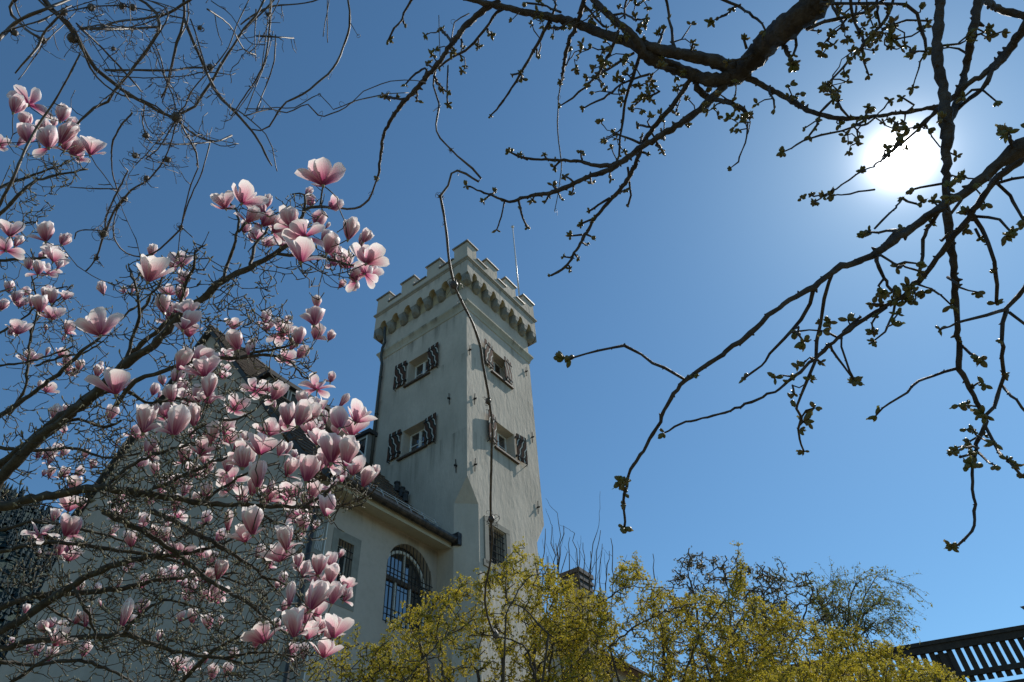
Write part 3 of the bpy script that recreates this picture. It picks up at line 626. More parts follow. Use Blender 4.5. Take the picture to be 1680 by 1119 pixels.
q = MB(); ex = bd; 
q.add([(0, 0, 7.16), (3.0, -.9, 7.30), (4.2, 1.2, 8.1), (1.5, 1.1, 7.60), (0.12, -.03, 6.96), (3.0, -.85, 7.05), (4.2, 1.2, 7.9), (1.5, 1.1, 7.3)], [(0, 1, 2, 3), (4, 5, 6, 7), (0, 1, 5, 4), (1, 2, 6, 5), (2, 3, 7, 6), (3, 0, 4, 7)]); q.build('roof', M['tile'], eav, recalc=True)
q = MB(); q.box((2.2, .3, 3), (2.34, .44, 6.93)); q.build('post', M['rail'], eav)
#@@PLANTS@@
# ------------------------------------------------------------------ branching plants
def parse(s):      # "x,y,w x,y,w ..." -> array; a missing w repeats the last
    o = []; w_ = 4
    for t in s.split():
        q = [float(a) for a in t.split(',')]
        if len(q) > 2: w_ = q[2]
        o.append((q[0], q[1], w_))
    return o
def spline(P, step):
    P = np.asarray(P, float)
    if len(P) < 3:
        n = max(2, int(np.linalg.norm(P[-1, :3]-P[0, :3])/step)+1); t = np.linspace(0, 1, n)[:, None]; return P[0]*(1-t)+P[-1]*t
    Q = np.vstack([2*P[0]-P[1], P, 2*P[-1]-P[-2]]); out = []
    for i in range(1, len(Q)-2):
        n = max(1, int(np.linalg.norm(Q[i+1, :3]-Q[i, :3])/step)); t = np.arange(n)/n; t = t[:, None]
        out.append(.5*((2*Q[i])+(-Q[i-1]+Q[i+1])*t+(2*Q[i-1]-5*Q[i]+4*Q[i+1]-Q[i+2])*t**2+(-Q[i-1]+3*Q[i]-3*Q[i+1]+Q[i+2])*t**3))
    out.append(Q[-2:-1]); return np.vstack(out)
class Plant:
    """a skeleton of limbs surveyed by bearing; every limb gets its own distance, thickness and bends"""
    def __init__(s, seed, hub=None, hub_r=.08):
        s.r = random.Random(seed); s.px = []; s.P = []; s.rad = []; s.mb = MB(); s.hub = None if hub is None else np.array(hub, float); s.hub_r = hub_r; s.ends = []
        s.rough = .12; s.nz = .05; s.ws = 1.0
    def near(s, x, y):
        A = np.array(s.px); i = int(np.argmin(((A[:, :2]-(x, y))**2).sum(1))); return A[i, 2]
    def limb(s, txt, d0=None, d1=None, rooted=False, knob=.0, k=7, step=.05, wob=.004):
        T = parse(txt) if isinstance(txt, str) else txt
        if d0 is None: d0 = s.near(T[0][0], T[0][1])
        if d1 is None: d1 = d0+s.r.uniform(-.22, .22)
        L = [0]
        for a, b in zip(T, T[1:]): L.append(L[-1]+math.hypot(a[0]-b[0], a[1]-b[1]))
        pts = []; ph = s.r.uniform(0, 6)
        for (x, y, w_), l in zip(T, L):
            t = l/max(L[-1], 1); d = d0+(d1-d0)*t+.05*math.sin(ph+t*7)*min(1, t*4)
            p = unproj(x, y, d); pts.append((*p, s.ws*w_*d/FPX/2))
        pts = np.array(pts)
        if rooted and s.hub is not None:
            p0 = pts[0, :3]; tg = p0-pts[1, :3]; tg /= np.linalg.norm(tg); r_ = pts[0, 3]; D = np.linalg.norm(s.hub-p0)
            c1 = p0+tg*D*.35; c2 = s.hub+(p0-s.hub)*.25; a = []
            for t in (.02, .05, .1, .18, .3, .45, .6, .8, 1.0):
                b_ = (1-t)**3*p0+3*(1-t)**2*t*c1+3*(1-t)*t*t*c2+t**3*s.hub; a.append([*b_, r_*(1+.3*t) if t < 1 else max(r_*1.4, .02)])
            pts = np.vstack([np.array(a)[::-1], pts])
        Q = spline(pts, step)
        n = len(Q); jit = rng.normal(0, wob, (n, 3)); jit[0] = 0; Q[:, :3] += jit*np.minimum(1, Q[:, 3:4]/.004+.3)
        rr = np.maximum(Q[:, 3]*(1+rng.normal(0, s.rough, n)), .0009)
        s.mb.tube(Q[:, :3], rr, k, nz=s.nz if rr.max() > .006 else 0)
        for p, r_ in zip(Q[:, :3], rr):
            x, y, dd = project(p)
            if dd > .1: s.px.append((x, y, dd)); s.P.append(p); s.rad.append(r_)
        s.ends.append((Q[-1, :3], Q[-1, :3]-Q[-2, :3])); return Q
    def grow(s, targets, rtip=.0016, rmax=.005, zig=.05, k=5, upness=.25, cost=1.0, mb=None, nodes_step=.04, back=None):
        """join each target to the nearest point of the plant by a crooked twig; returns the tip directions"""
        mb = mb or s.mb; P = np.array(s.P); cap = len(P)+len(targets)*40; buf = np.zeros((cap, 3)); buf[:len(P)] = P; n = len(P); rad = np.zeros(cap); rad[:n] = s.rad; dirs = []
        order = sorted(range(len(targets)), key=lambda i: np.min(((P-targets[i])**2).sum(1))); res = [None]*len(targets)
        for i in order:
            t = np.asarray(targets[i], float); v = buf[:n]-t; d2 = (v**2).sum(1)+cost*np.maximum(0, v[:, 2])**2*1.5+(rad[:n] < rtip*1.02)*.002; j = int(np.argmin(d2)); a = buf[j]; D = np.linalg.norm(t-a)
            if D < 1e-4: res[i] = np.array([0, 0, 1.]); continue
            m = max(3, min(24, int(D/nodes_step)+2)); tt = np.linspace(0, 1, m)[:, None]; off = rng.normal(0, 1, 3); off -= (t-a)*(off@(t-a))/D**2
            L = a*(1-tt)+t*tt; L += np.sin(tt*pi)*(off*D*.10+np.array([0, 0, -upness*D*.35])); L[1:-1] += rng.normal(0, zig*nodes_step*2.2, (m-2, 3))
            r_ = np.linspace(min(rmax, rad[j]*.8, rtip*1.3+D*.006), rtip, m); r_ = np.maximum(r_, rtip*.9)*(1+rng.normal(0, .12, m)); mb.tube(L, r_, k)
            buf[n:n+m-1] = L[1:]; rad[n:n+m-1] = r_[1:]; n += m-1; dv = L[-1]-L[-2]; res[i] = dv/np.linalg.norm(dv)
            if n > cap-60: buf = np.vstack([buf, np.zeros((cap, 3))]); rad = np.concatenate([rad, np.zeros(cap)]); cap *= 2
        s.P = list(buf[:n]); s.rad = list(rad[:n]); return res
    def spurs(s, n, lo, hi, r=.0014, bud=None, budr=.003, filt=None, mb=None, k=4, inr=(0, .02)):
        """short side spurs with a bud on the end"""
        mb = mb or s.mb; idx = [i for i in range(len(s.P)-1) if inr[0] < s.rad[i] < inr[1] and (filt is None or filt(s.P[i]))]
        for _ in range(n):
            i = s.r.choice(idx); p = s.P[i]; ax = s.P[i+1]-p if i+1 < len(s.P) else np.array([0, 0, 1.]); l = np.linalg.norm(ax)
            if l < 1e-6 or l > .2: continue
            ax = ax/l; q = rng.normal(0, 1, 3)+np.array([0, 0, .5]); q -= ax*(q@ax)*.6; q /= np.linalg.norm(q); D = s.r.uniform(lo, hi)
            m_ = p+q*D*.5+rng.normal(0, D*.1, 3); e = m_+(q+np.array([0, 0, .35]))*D*.5
            mb.tube(np.array([p, m_, e]), [r*1.5, r*1.15, r], k)
            s.P.append(m_); s.rad.append(r); s.P.append(e); s.rad.append(r)
            if bud is not None:
                dv = e-m_; dv /= np.linalg.norm(dv); h_ = budr*3.4; bud.tube(np.array([e-dv*.002, e+dv*h_*.35, e+dv*h_*.75, e+dv*h_]), [r, budr, budr*.7, budr*.12], 5)
def inframe(p, m=30):
    x, y, d = project(p); return d > .1 and -m < x < 1680+m and -m < y < 1119+m

# ------------------------------------------------------------------ magnolia
def petal_grid(L, Wd, a0, a1, az, cup, curl, nv=12, nu=7, r=None, twist=0):
    V = []; UV = []; rr, z = .005, 0.0
    cl = []
    for i in range(nv):
        t = i/(nv-1); a = R(a0+(a1-a0)*t**1.15+curl*max(0, t-.75)*4)
        if i: rr += sin(a)*L/(nv-1); z += cos(a)*L/(nv-1)
        cl.append((rr, z, a))
    for i, (rr, z, a) in enumerate(cl):
        t = i/(nv-1); wd = Wd*(.22+.78*min(1, (t/.62))**1.1)*(max(0, 1-max(0, (t-.55)/.45)**2.6))**.5+.0006
        for j in range(nu):
            s_ = (j/(nu-1))*2-1; x = s_*wd; inn = cup*(s_*s_)*wd*(1-.35*t)
            px = rr-inn*cos(a)+0; pz = z+inn*sin(a)
            tw = twist*t*s_*wd
            ca, sa = cos(az), sin(az)
            V.append((px*ca-(x)*sa, px*sa+x*ca, pz+tw)); UV.append((j/(nu-1), t))
    F = [(i*nu+j, (i+1)*nu+j, (i+1)*nu+j+1, i*nu+j+1) for i in range(nv-1) for j in range(nu-1)]
    F = [f[::-1] for f in F]
    return V, F, UV
def flower_mesh(kind, rd):
    V, F, UV = [], [], []
    def put(*a, **k):
        v, f, u_ = petal_grid(*a, **k); n = len(V); V.extend(v); F.extend([tuple(i+n for i in q) for q in f]); UV.extend(u_)
    U_ = rd.uniform
    if kind == 0:
        for i in range(6): put(.092*U_(.92, 1.04), .019*U_(.9, 1.1), U_(14, 20), U_(-20, -14), i*pi/3+U_(-.2, .2), .75, 0)
    elif kind == 1:
        o = U_(0, 8)
        for i in range(4): put(.088*U_(.9, 1.05), .027*U_(.9, 1.12), U_(24, 40)+o, U_(-30, 4)+o, i*pi/2+U_(-.35, .35), U_(.5, .7), U_(-12, 24), twist=U_(-.5, .5))
        for i in range(4): put(.084*U_(.9, 1.05), .026*U_(.9, 1.1), U_(16, 30), U_(-34, -8), i*pi/2+.8+U_(-.3, .3), .65, U_(-8, 8), twist=U_(-.4, .4))
        if rd.random() < .45: put(.06*U_(.8, 1.1), .017, U_(60, 80), U_(85, 110), U_(0, 6.3), .4, 20)
    elif kind == 2:
        for i in range(4): put(.092*U_(.9, 1.08), .029*U_(.9, 1.15), U_(38, 62), U_(20, 75), i*pi/2+U_(-.35, .35), U_(.25, .5), U_(0, 30), twist=U_(-.5, .5))
        for i in range(4): put(.088*U_(.9, 1.05), .027*U_(.9, 1.1), U_(22, 40), U_(-18, 18), i*pi/2+.8+U_(-.3, .3), .5, U_(-5, 12), twist=U_(-.3, .3))
    else:
        for i in range(5): put(.085*U_(.85, 1.1), .024*U_(.8, 1.15), U_(60, 95), U_(60, 125), i*1.257+U_(-.35, .35), U_(.15, .4), U_(0, 40), twist=U_(-.8, .8))
        for i in range(3): put(.080*U_(.9, 1.05), .022, U_(30, 55), U_(0, 50), i*2.1+U_(-.3, .3), .4, U_(0, 20), twist=U_(-.5, .5))
    return V, F, UV
def mesh_uv(name, V, F, UV, m):
    me = bpy.data.meshes.new(name); me.from_pydata(V, [], F); ul = me.uv_layers.new(name='UVMap')
    lv = np.zeros(len(me.loops), int); me.loops.foreach_get('vertex_index', lv); ul.data.foreach_set('uv', np.array(UV)[lv].ravel())
    me.polygons.foreach_set('use_smooth', [True]*len(me.polygons)); me.materials.append(m); return me
mag = empty('magnolia_tree', (-3.6, 0.9, 0)); tag(mag, 'leafless saucer magnolia full of pink and white blossoms reaching in from the left', 'tree')
OFF = -np.array([-3.6, .9, 0])
hub = np.array([-3.3, 1.35, 2.1]); mg = Plant(3, hub, .09); mg.ws = .8; mg.rough = .09
BIG = """0,785,24 62,722,22 110,685,20 150,652,19 207,597,18 250,567,17 297,517,16 332,490,15 366,461,14 410,439,12 451,416,10 484,385,8 499,345,7 525,339,6 556,341,5|3.1|3.3
0,762,16 35,735,15 90,690,14 155,642,13 215,580,11 262,540,10 300,500,8|3.2|3.5
451,416,7 507,422,6 529,423,6 559,431,5 585,436,4 600,428,3||
0,832,18 40,822,18 100,808,17 170,801,16 240,810,13 330,825,11 420,829,9 500,832,7 560,828,5 600,815,4 618,800,3|2.8|3.0
0,1038,16 30,1020,15 60,1000,15 120,960,14 180,930,13 240,915,11 290,910,8 350,897,6 390,880,4|3.0|3.3
0,998,12 60,977,12 130,973,11 200,965,10 260,952,8 330,945,5 390,940,4|3.2|3.6
170,839,12 250,880,11 300,915,10 340,950,9 400,985,7 430,1010,5 470,1040,4|3.1|3.0
250,839,11 300,862,10 350,890,9 400,920,7 430,945,5 460,975,4|3.4|3.2
0,1062,12 60,1052,11 130,1046,10 200,1042,10 260,1060,9 310,1073,7 360,1080,6 400,1090,4 440,1085,3|3.0|3.1
0,1086,8 60,1090,7 130,1083,7 180,1100,5 220,1119,4|3.6|3.8
0,352,8 30,322,7 60,296,6 100,286,5 145,278,3|3.8|3.9
0,308,6 40,292,5 90,275,4 115,262,3|4.0|4.1
0,428,6 60,424,5 100,420,4 112,422,3|4.2|4.3
0,372,5 40,368,4 62,362,3|4.2|4.3
0,682,10 40,655,9 80,625,8 110,600,8 135,575,7 155,560,6 185,535,5 212,512,4 240,488,3|3.9|4.1
15,680,7 40,640,6 45,600,6 50,555,5 62,510,4 52,450,3|4.3|4.4
50,560,5 55,530,4 82,505,4 120,467,2||
190,665,11 223,626,10 254,616,9 294,599,8 320,592,8 341,588,8 388,588,7 426,576,6 455,573,5 490,560,4 500,545,3||
388,588,6 437,582,6 459,587,5 482,598,4 491,609,4 503,621,4 520,610,3||
310,715,5 341,693,5 367,689,5 401,683,4 425,668,3||
60,600,5 100,585,5 135,580,4 170,560,3||
0,905,9 80,890,8 170,900,8 260,915,7 330,935,6 400,960,4|3.5|3.6
150,652,9 200,640,8 240,660,6 290,655,5 330,665,4||
207,597,8 215,560,7 228,520,6 222,470,5 212,440,4||
228,520,5 245,490,5 262,465,4 275,440,3||
297,517,8 300,480,7 318,440,6 322,415,4 340,400,3||
366,461,8 374,430,7 386,395,6 392,355,5 375,330,4||
392,380,6 410,360,5 432,345,4||
410,439,7 420,400,6 440,375,5||
484,380,6 478,350,5||
499,345,6 500,320,5 480,318,3||
525,339,5 529,318,4 530,305,3||
500,832,6 530,810,5 550,790,4||
540,829,4 575,832,3 600,822,3||
330,825,8 380,790,6 420,770,5 460,760,4||
240,810,8 300,780,7 350,760,6 400,735,5||
170,801,8 220,760,7 270,740,6 330,725,5||
100,690,8 140,690,7 170,700,6 200,690,5||
0,735,8 60,740,7 120,735,6 170,750,5 230,745,4|3.6|3.8
0,870,7 60,856,7 120,866,6 180,880,5 250,905,4|3.7|3.9
400,829,6 440,850,5 480,870,4 500,900,3||
430,945,5 470,960,4 500,990,4 520,1020,3||
360,1080,5 420,1070,4 470,1075,4 510,1075,3||
300,1119,9 330,1085,8 380,1050,6 430,1040,5|3.2|3.1
200,1042,7 240,1000,6 280,985,5 330,1000,4||
120,960,7 140,1000,6 160,1040,5 180,1070,4||
60,977,6 100,1010,5 150,1030,5||
260,915,7 300,880,6 340,860,5||
20,1119,8 70,1085,7 130,1060,6|3.3|3.5
0,545,5 40,520,4 80,480,4 110,470,2|4.4|4.5
0,600,5 60,590,4 120,570,4|4.2|4.3
0,480,4 25,470,3|4.4|4.5"""
for ln in BIG.split('\n'):
    t_, a, b = ln.split('|'); x0_ = parse(t_)[0][0]; y0_ = parse(t_)[0][1]
    mg.limb(t_, float(a) if a else None, float(b) if b else None, rooted=(x0_ <= 0 or y0_ >= 1119), k=11 if parse(t_)[0][2] > 9 else 6, step=.03, wob=.003)
FL = """22,170,34,1 42,198,28,1 47,219,34,1 99,186,30,1 110,205,28,1 74,210,28,1 80,226,38,1 99,218,40,1 118,240,34,1 128,254,18,2 60,213,24,1 0,232,18,2 16,377,26,2 10,402,22,3 75,382,32,1 72,408,22,1 87,418,26,2 48,432,22,1 62,440,24,1 95,430,20,2 14,470,20,1 34,477,18,1 24,485,22,1 2,500,20,1 72,480,18,1 84,487,24,1 65,500,28,1 82,513,22,2 170,473,22,1 246,412,20,1 243,440,50,2 216,473,18,0 298,427,26,2 285,434,22,1 300,457,24,1 296,482,28,1 268,500,30,1 277,508,26,1 165,530,46,2 108,538,22,1 102,553,14,0 28,538,24,2 27,538,20,1 75,537,14,0 276,517,24,1 300,525,36,1 310,540,30,2
530,282,50,2 397,318,36,2 412,336,28,1 433,338,28,1 405,352,30,1 430,357,30,1 447,368,30,1 478,357,36,1 513,326,24,1 541,328,30,1 518,354,30,1 420,382,26,1 460,392,28,1 494,407,52,2 528,384,24,1 536,400,36,1 549,412,26,2 571,377,36,1 591,393,30,0 601,414,42,2 606,440,24,2 575,442,30,1 572,464,26,1 560,428,26,1 584,448,30,1 545,425,22,1 400,372,24,1 440,395,22,1
433,520,22,1 437,532,20,1 408,568,20,1 462,535,22,3 515,518,36,1 516,545,26,1 488,552,30,1 476,565,20,1 488,576,26,1 382,532,20,2 437,537,18,1 390,560,32,1 376,554,18,1 352,590,20,1 419,632,22,3 447,643,30,1 432,638,22,2 385,662,26,2 441,703,28,2 488,680,42,1 472,682,36,1 500,677,36,1 527,664,34,1 534,685,26,0 557,686,38,1 577,702,32,2 508,700,26,2 520,718,28,2 520,628,26,3
426,728,42,2 457,737,24,1 468,737,22,0 543,738,50,1 566,745,46,1 535,750,34,1 577,766,32,1 470,768,30,1 400,752,34,1 502,772,42,1 422,782,40,1 412,800,30,1 560,780,26,1 595,785,32,1 478,804,26,2 510,806,30,1 508,826,24,1 440,812,26,2 430,824,20,1 535,832,36,1 415,858,44,1 402,876,32,2 470,886,38,1 498,860,28,1 485,850,20,1 470,845,20,1 524,760,30,1
292,592,36,1 326,584,32,2 336,603,34,2 362,612,20,1 341,636,36,1 325,648,28,1 286,628,24,1 281,647,30,1 250,640,20,1 318,684,34,1 235,690,46,1 284,694,46,1 270,673,28,2 299,668,22,1 346,713,34,1 368,702,28,1 330,715,26,1 384,727,26,0 396,722,24,1 300,635,22,1 312,612,24,1
49,585,20,2 75,577,14,0 105,590,18,1 108,605,16,1 116,610,14,1 128,600,18,1 75,636,18,2 190,626,48,2 158,610,20,1 90,679,26,1 106,672,16,1 104,705,14,1 179,679,26,1 86,737,20,1 60,745,16,1 71,742,24,1 100,742,16,1 80,776,18,1 105,776,18,1 121,776,20,1 138,746,16,1 150,762,16,1 120,797,26,1 112,827,28,2 195,816,24,1 206,832,20,1 190,726,14,0 240,732,30,1 250,744,28,1 215,705,20,1 228,760,22,1 255,770,24,1
300,747,28,1 312,772,24,2 336,767,26,1 372,762,28,1 396,752,34,1 300,802,26,1 336,807,28,1 286,827,26,1 376,792,28,1 391,812,26,1 275,700,24,1
87,846,20,1 107,866,32,1 122,868,30,1 65,868,24,3 96,900,26,1 110,898,22,1 62,908,14,0 121,908,18,1 126,967,22,1 155,966,16,1 192,958,16,0 230,955,24,1 212,927,20,1 232,857,24,1 190,846,16,1 275,857,22,1 215,886,26,1 270,883,28,1 291,902,30,2 250,906,18,1 262,946,22,1 276,946,20,1 290,947,18,1 340,917,24,1 356,937,30,1 320,947,20,1 310,967,22,1 331,977,20,1 347,967,20,1 356,982,20,1 373,856,34,0 336,852,22,1 305,967,20,1 199,1011,42,0 140,1015,32,0 228,995,26,1 213,1019,18,1 315,1013,22,1 342,1022,24,1 260,1044,16,1 90,1030,22,1 88,1046,32,2 78,1075,24,1 56,1066,22,1 18,1052,12,1 136,1066,26,1 290,1090,24,2 376,1076,20,1 336,1081,16,1 346,1106,24,1 371,1102,22,1 430,1036,28,2
487,921,24,1 497,936,28,0 522,929,32,1 541,922,24,1 541,946,32,1 544,976,34,1 510,980,46,1 519,1001,28,2 474,979,38,0 461,951,22,1 463,996,20,1 433,1041,34,2 459,1026,20,1 483,1027,42,1 504,1036,30,2 546,1031,36,2 536,1046,28,1 530,1066,30,2 498,1071,24,1 476,1066,20,1 528,955,26,1 520,1020,28,2 500,1010,30,1
305,1105,18,1 40,1000,14,1 165,990,14,0 180,870,18,1 245,820,20,1 260,800,22,1 355,880,20,1 420,905,22,1 440,925,18,1"""
flw = []
for q in FL.split():
    x, y, s_, k_ = [float(v) for v in q.split(',')]; k_ = int(k_)
    H = {0: .088, 1: .082, 2: .082, 3: .07}[k_]; d = H*FPX/s_*1.0
    dn = mg.near(x, y+s_*.5); d = min(max(d, 2.25), 4.6); d = d*.75+dn*.25
    sc_ = s_*d/FPX/H*(1.06 if k_ < 2 else .98 if s_ < 40 else .86)
    flw.append((x, y, s_, k_, d, sc_))
for (x, y, s_, k_, d, sc_) in list(flw):
    if rnd.random() < .62 and 17 < s_ < 40:
        a = rnd.uniform(0, 2*pi); q = rnd.uniform(.55, .95)*s_; s2 = s_*rnd.uniform(.6, .9); k2 = rnd.choice((0, 1, 1, 1, 2, 2, 3)); H = {0: .088, 1: .082, 2: .082, 3: .07}[k2]; d2 = d+rnd.uniform(.0, .3)
        flw.append((x+q*cos(a), y+q*sin(a)*.8, s2, k2, d2, s2*d2/FPX/H))
# twig tips
TW_ = """10,330,40,14 60,285,40,26 110,278,25,12 30,380,40,16 60,350,25,8 45,460,45,18 90,500,45,26 60,560,50,24 20,620,40,14 110,640,50,20 150,590,45,20 100,545,30,12 30,700,35,14 80,730,60,30 150,720,50,40 200,700,50,40 160,780,60,46 220,790,60,50 280,760,60,50 220,500,45,26 260,460,40,22 320,430,30,16 300,560,50,30 350,500,40,24 410,470,40,22 380,540,40,22 440,520,35,18 430,560,40,20 480,590,40,22 490,340,35,12 440,400,40,18 500,430,30,12 550,430,25,10 330,640,50,30 380,690,50,28 420,650,40,14 340,760,60,46 300,820,60,50 240,850,60,50 180,860,60,46 100,860,50,24 60,920,50,20 120,930,60,36 200,930,70,60 280,920,70,60 350,920,60,50 400,870,60,44 450,850,50,34 460,800,40,24 520,820,40,20 570,810,30,12 600,800,14,4 400,940,50,40 440,980,50,36 380,1000,60,46 300,1000,70,56 220,1010,70,50 140,1000,60,40 60,1010,50,24 30,1070,40,20 100,1080,50,30 180,1080,60,40 260,1080,60,40 330,1070,60,44 400,1060,50,36 450,1060,50,30 500,1090,40,20 380,1105,50,24 440,1100,50,24 470,920,40,18 500,880,30,12 15,800,30,10 10,960,30,10 230,440,20,6 350,580,40,16"""
tips = []
for q in TW_.split():
    x, y, r_, n_ = [float(v) for v in q.split(',')]
    for _ in range(int(n_*2.1)):
        a = rnd.uniform(0, 2*pi); rr = r_*math.sqrt(rnd.random())*1.15; xx = x+rr*cos(a); yy = y+rr*sin(a)
        if xx < 2: continue
        tips.append(unproj(xx, yy, mg.near(xx, yy)+rnd.gauss(0, .16)))
fb = [unproj(x, y+s_*.44, d) for x, y, s_, k_, d, sc_ in flw]
bud_mb = MB()
allp = fb+tips; nf = len(fb)
dirs = mg.grow(allp, rtip=.0021, rmax=.007, zig=.055, upness=.12, nodes_step=.045)
for p, dv in zip(tips, dirs[nf:]):
    dv = dv*.7+np.array([0, 0, .5]); dv /= np.linalg.norm(dv); b = rnd.uniform(.0028, .0045)
    bud_mb.tube(np.array([p-dv*.003, p+dv*b*1.4, p+dv*b*3, p+dv*b*4.4]), [.0018, b, b*.75, b*.12], 5)
mg.spurs(4200, .015, .06, .0017, bud_mb, .0026, filt=inframe, inr=(0, .009))
tr = MB(); tr.tube(spline(np.array([[-3.75, .8, 0, .16], [-3.7, .85, .5, .12], [-3.55, 1.0, 1.2, .11], [-3.3, 1.35, 2.1, .10], [-3.25, 1.45, 2.3, .05]]), .15)[:, :3], spline(np.array([[-3.75, .8, 0, .16], [-3.7, .85, .5, .12], [-3.55, 1.0, 1.2, .11], [-3.3, 1.35, 2.1, .10], [-3.25, 1.45, 2.3, .05]]), .15)[:, 3], 12)
def shift(mb, off): mb.v = [(a+off[0], b+off[1], c_+off[2]) for a, b, c_ in mb.v]
for m_ in (tr, mg.mb, bud_mb): shift(m_, OFF)
tr.build('trunk', M['bark'], mag, smooth=True); mg.mb.build('branches', M['bark'], mag, smooth=True); bud_mb.build('leaf_buds', M['mbud'], mag, smooth=True, kind='stuff')
protos = {k_: [flower_mesh(k_, random.Random(100+k_*20+i)) for i in range(n_)] for k_, n_ in ((0, 4), (1, 18), (2, 14), (3, 6))}
pm = {k_: [mesh_uv('blossom', *f_, M['petal']) for f_ in v] for k_, v in protos.items()}
order = sorted(range(len(flw)), key=lambda i: -flw[i][2]); rest = ([], [], [])
calyx = MB()
for rank, i in enumerate(order):
    x, y, s_, k_, d, sc_ = flw[i]; v = rnd.randrange(len(pm[k_])); base = fb[i]
    # blossoms stand up, leaning a little away from the twig
    ax = np.array([rnd.gauss(0, .20), rnd.gauss(0, .20)-.05, 1.0])+dirs[i]*.25+up*.25
    if k_ == 3: ax += rng.normal(0, .5, 3)
    z_ = Vector(ax).normalized(); q_ = z_.to_track_quat('Z', 'Y').to_matrix().to_4x4()
    Mx = Matrix.Translation(Vector(base+OFF)) @ q_ @ Matrix.Rotation(rnd.uniform(0, 6.28), 4, 'Z') @ Matrix.Scale(sc_, 4)
    zz = np.array(z_); calyx.tube(np.array([base+OFF-zz*.012, base+OFF-zz*.003, base+OFF+zz*.004, base+OFF+zz*.010]), [.0025, .005*sc_, .0055*sc_, .003], 6)
    if rank < 100:
        o = bpy.data.objects.new('blossom', pm[k_][v]); C.objects.link(o); o.parent = mag; o.matrix_local = Mx
    else:
        V, F, UV = protos[k_][v]; n = len(rest[0]); rest[0].extend([tuple(Mx @ Vector(p)) for p in V]); rest[1].extend([tuple(a+n for a in f) for f in F]); rest[2].extend(UV)
me = mesh_uv('blossoms', *rest, M['petal']); o = bpy.data.objects.new('blossoms', me); C.objects.link(o); o.parent = mag; o['kind'] = 'stuff'
calyx.build('calyxes', M['mbud'], mag, smooth=True, kind='stuff')

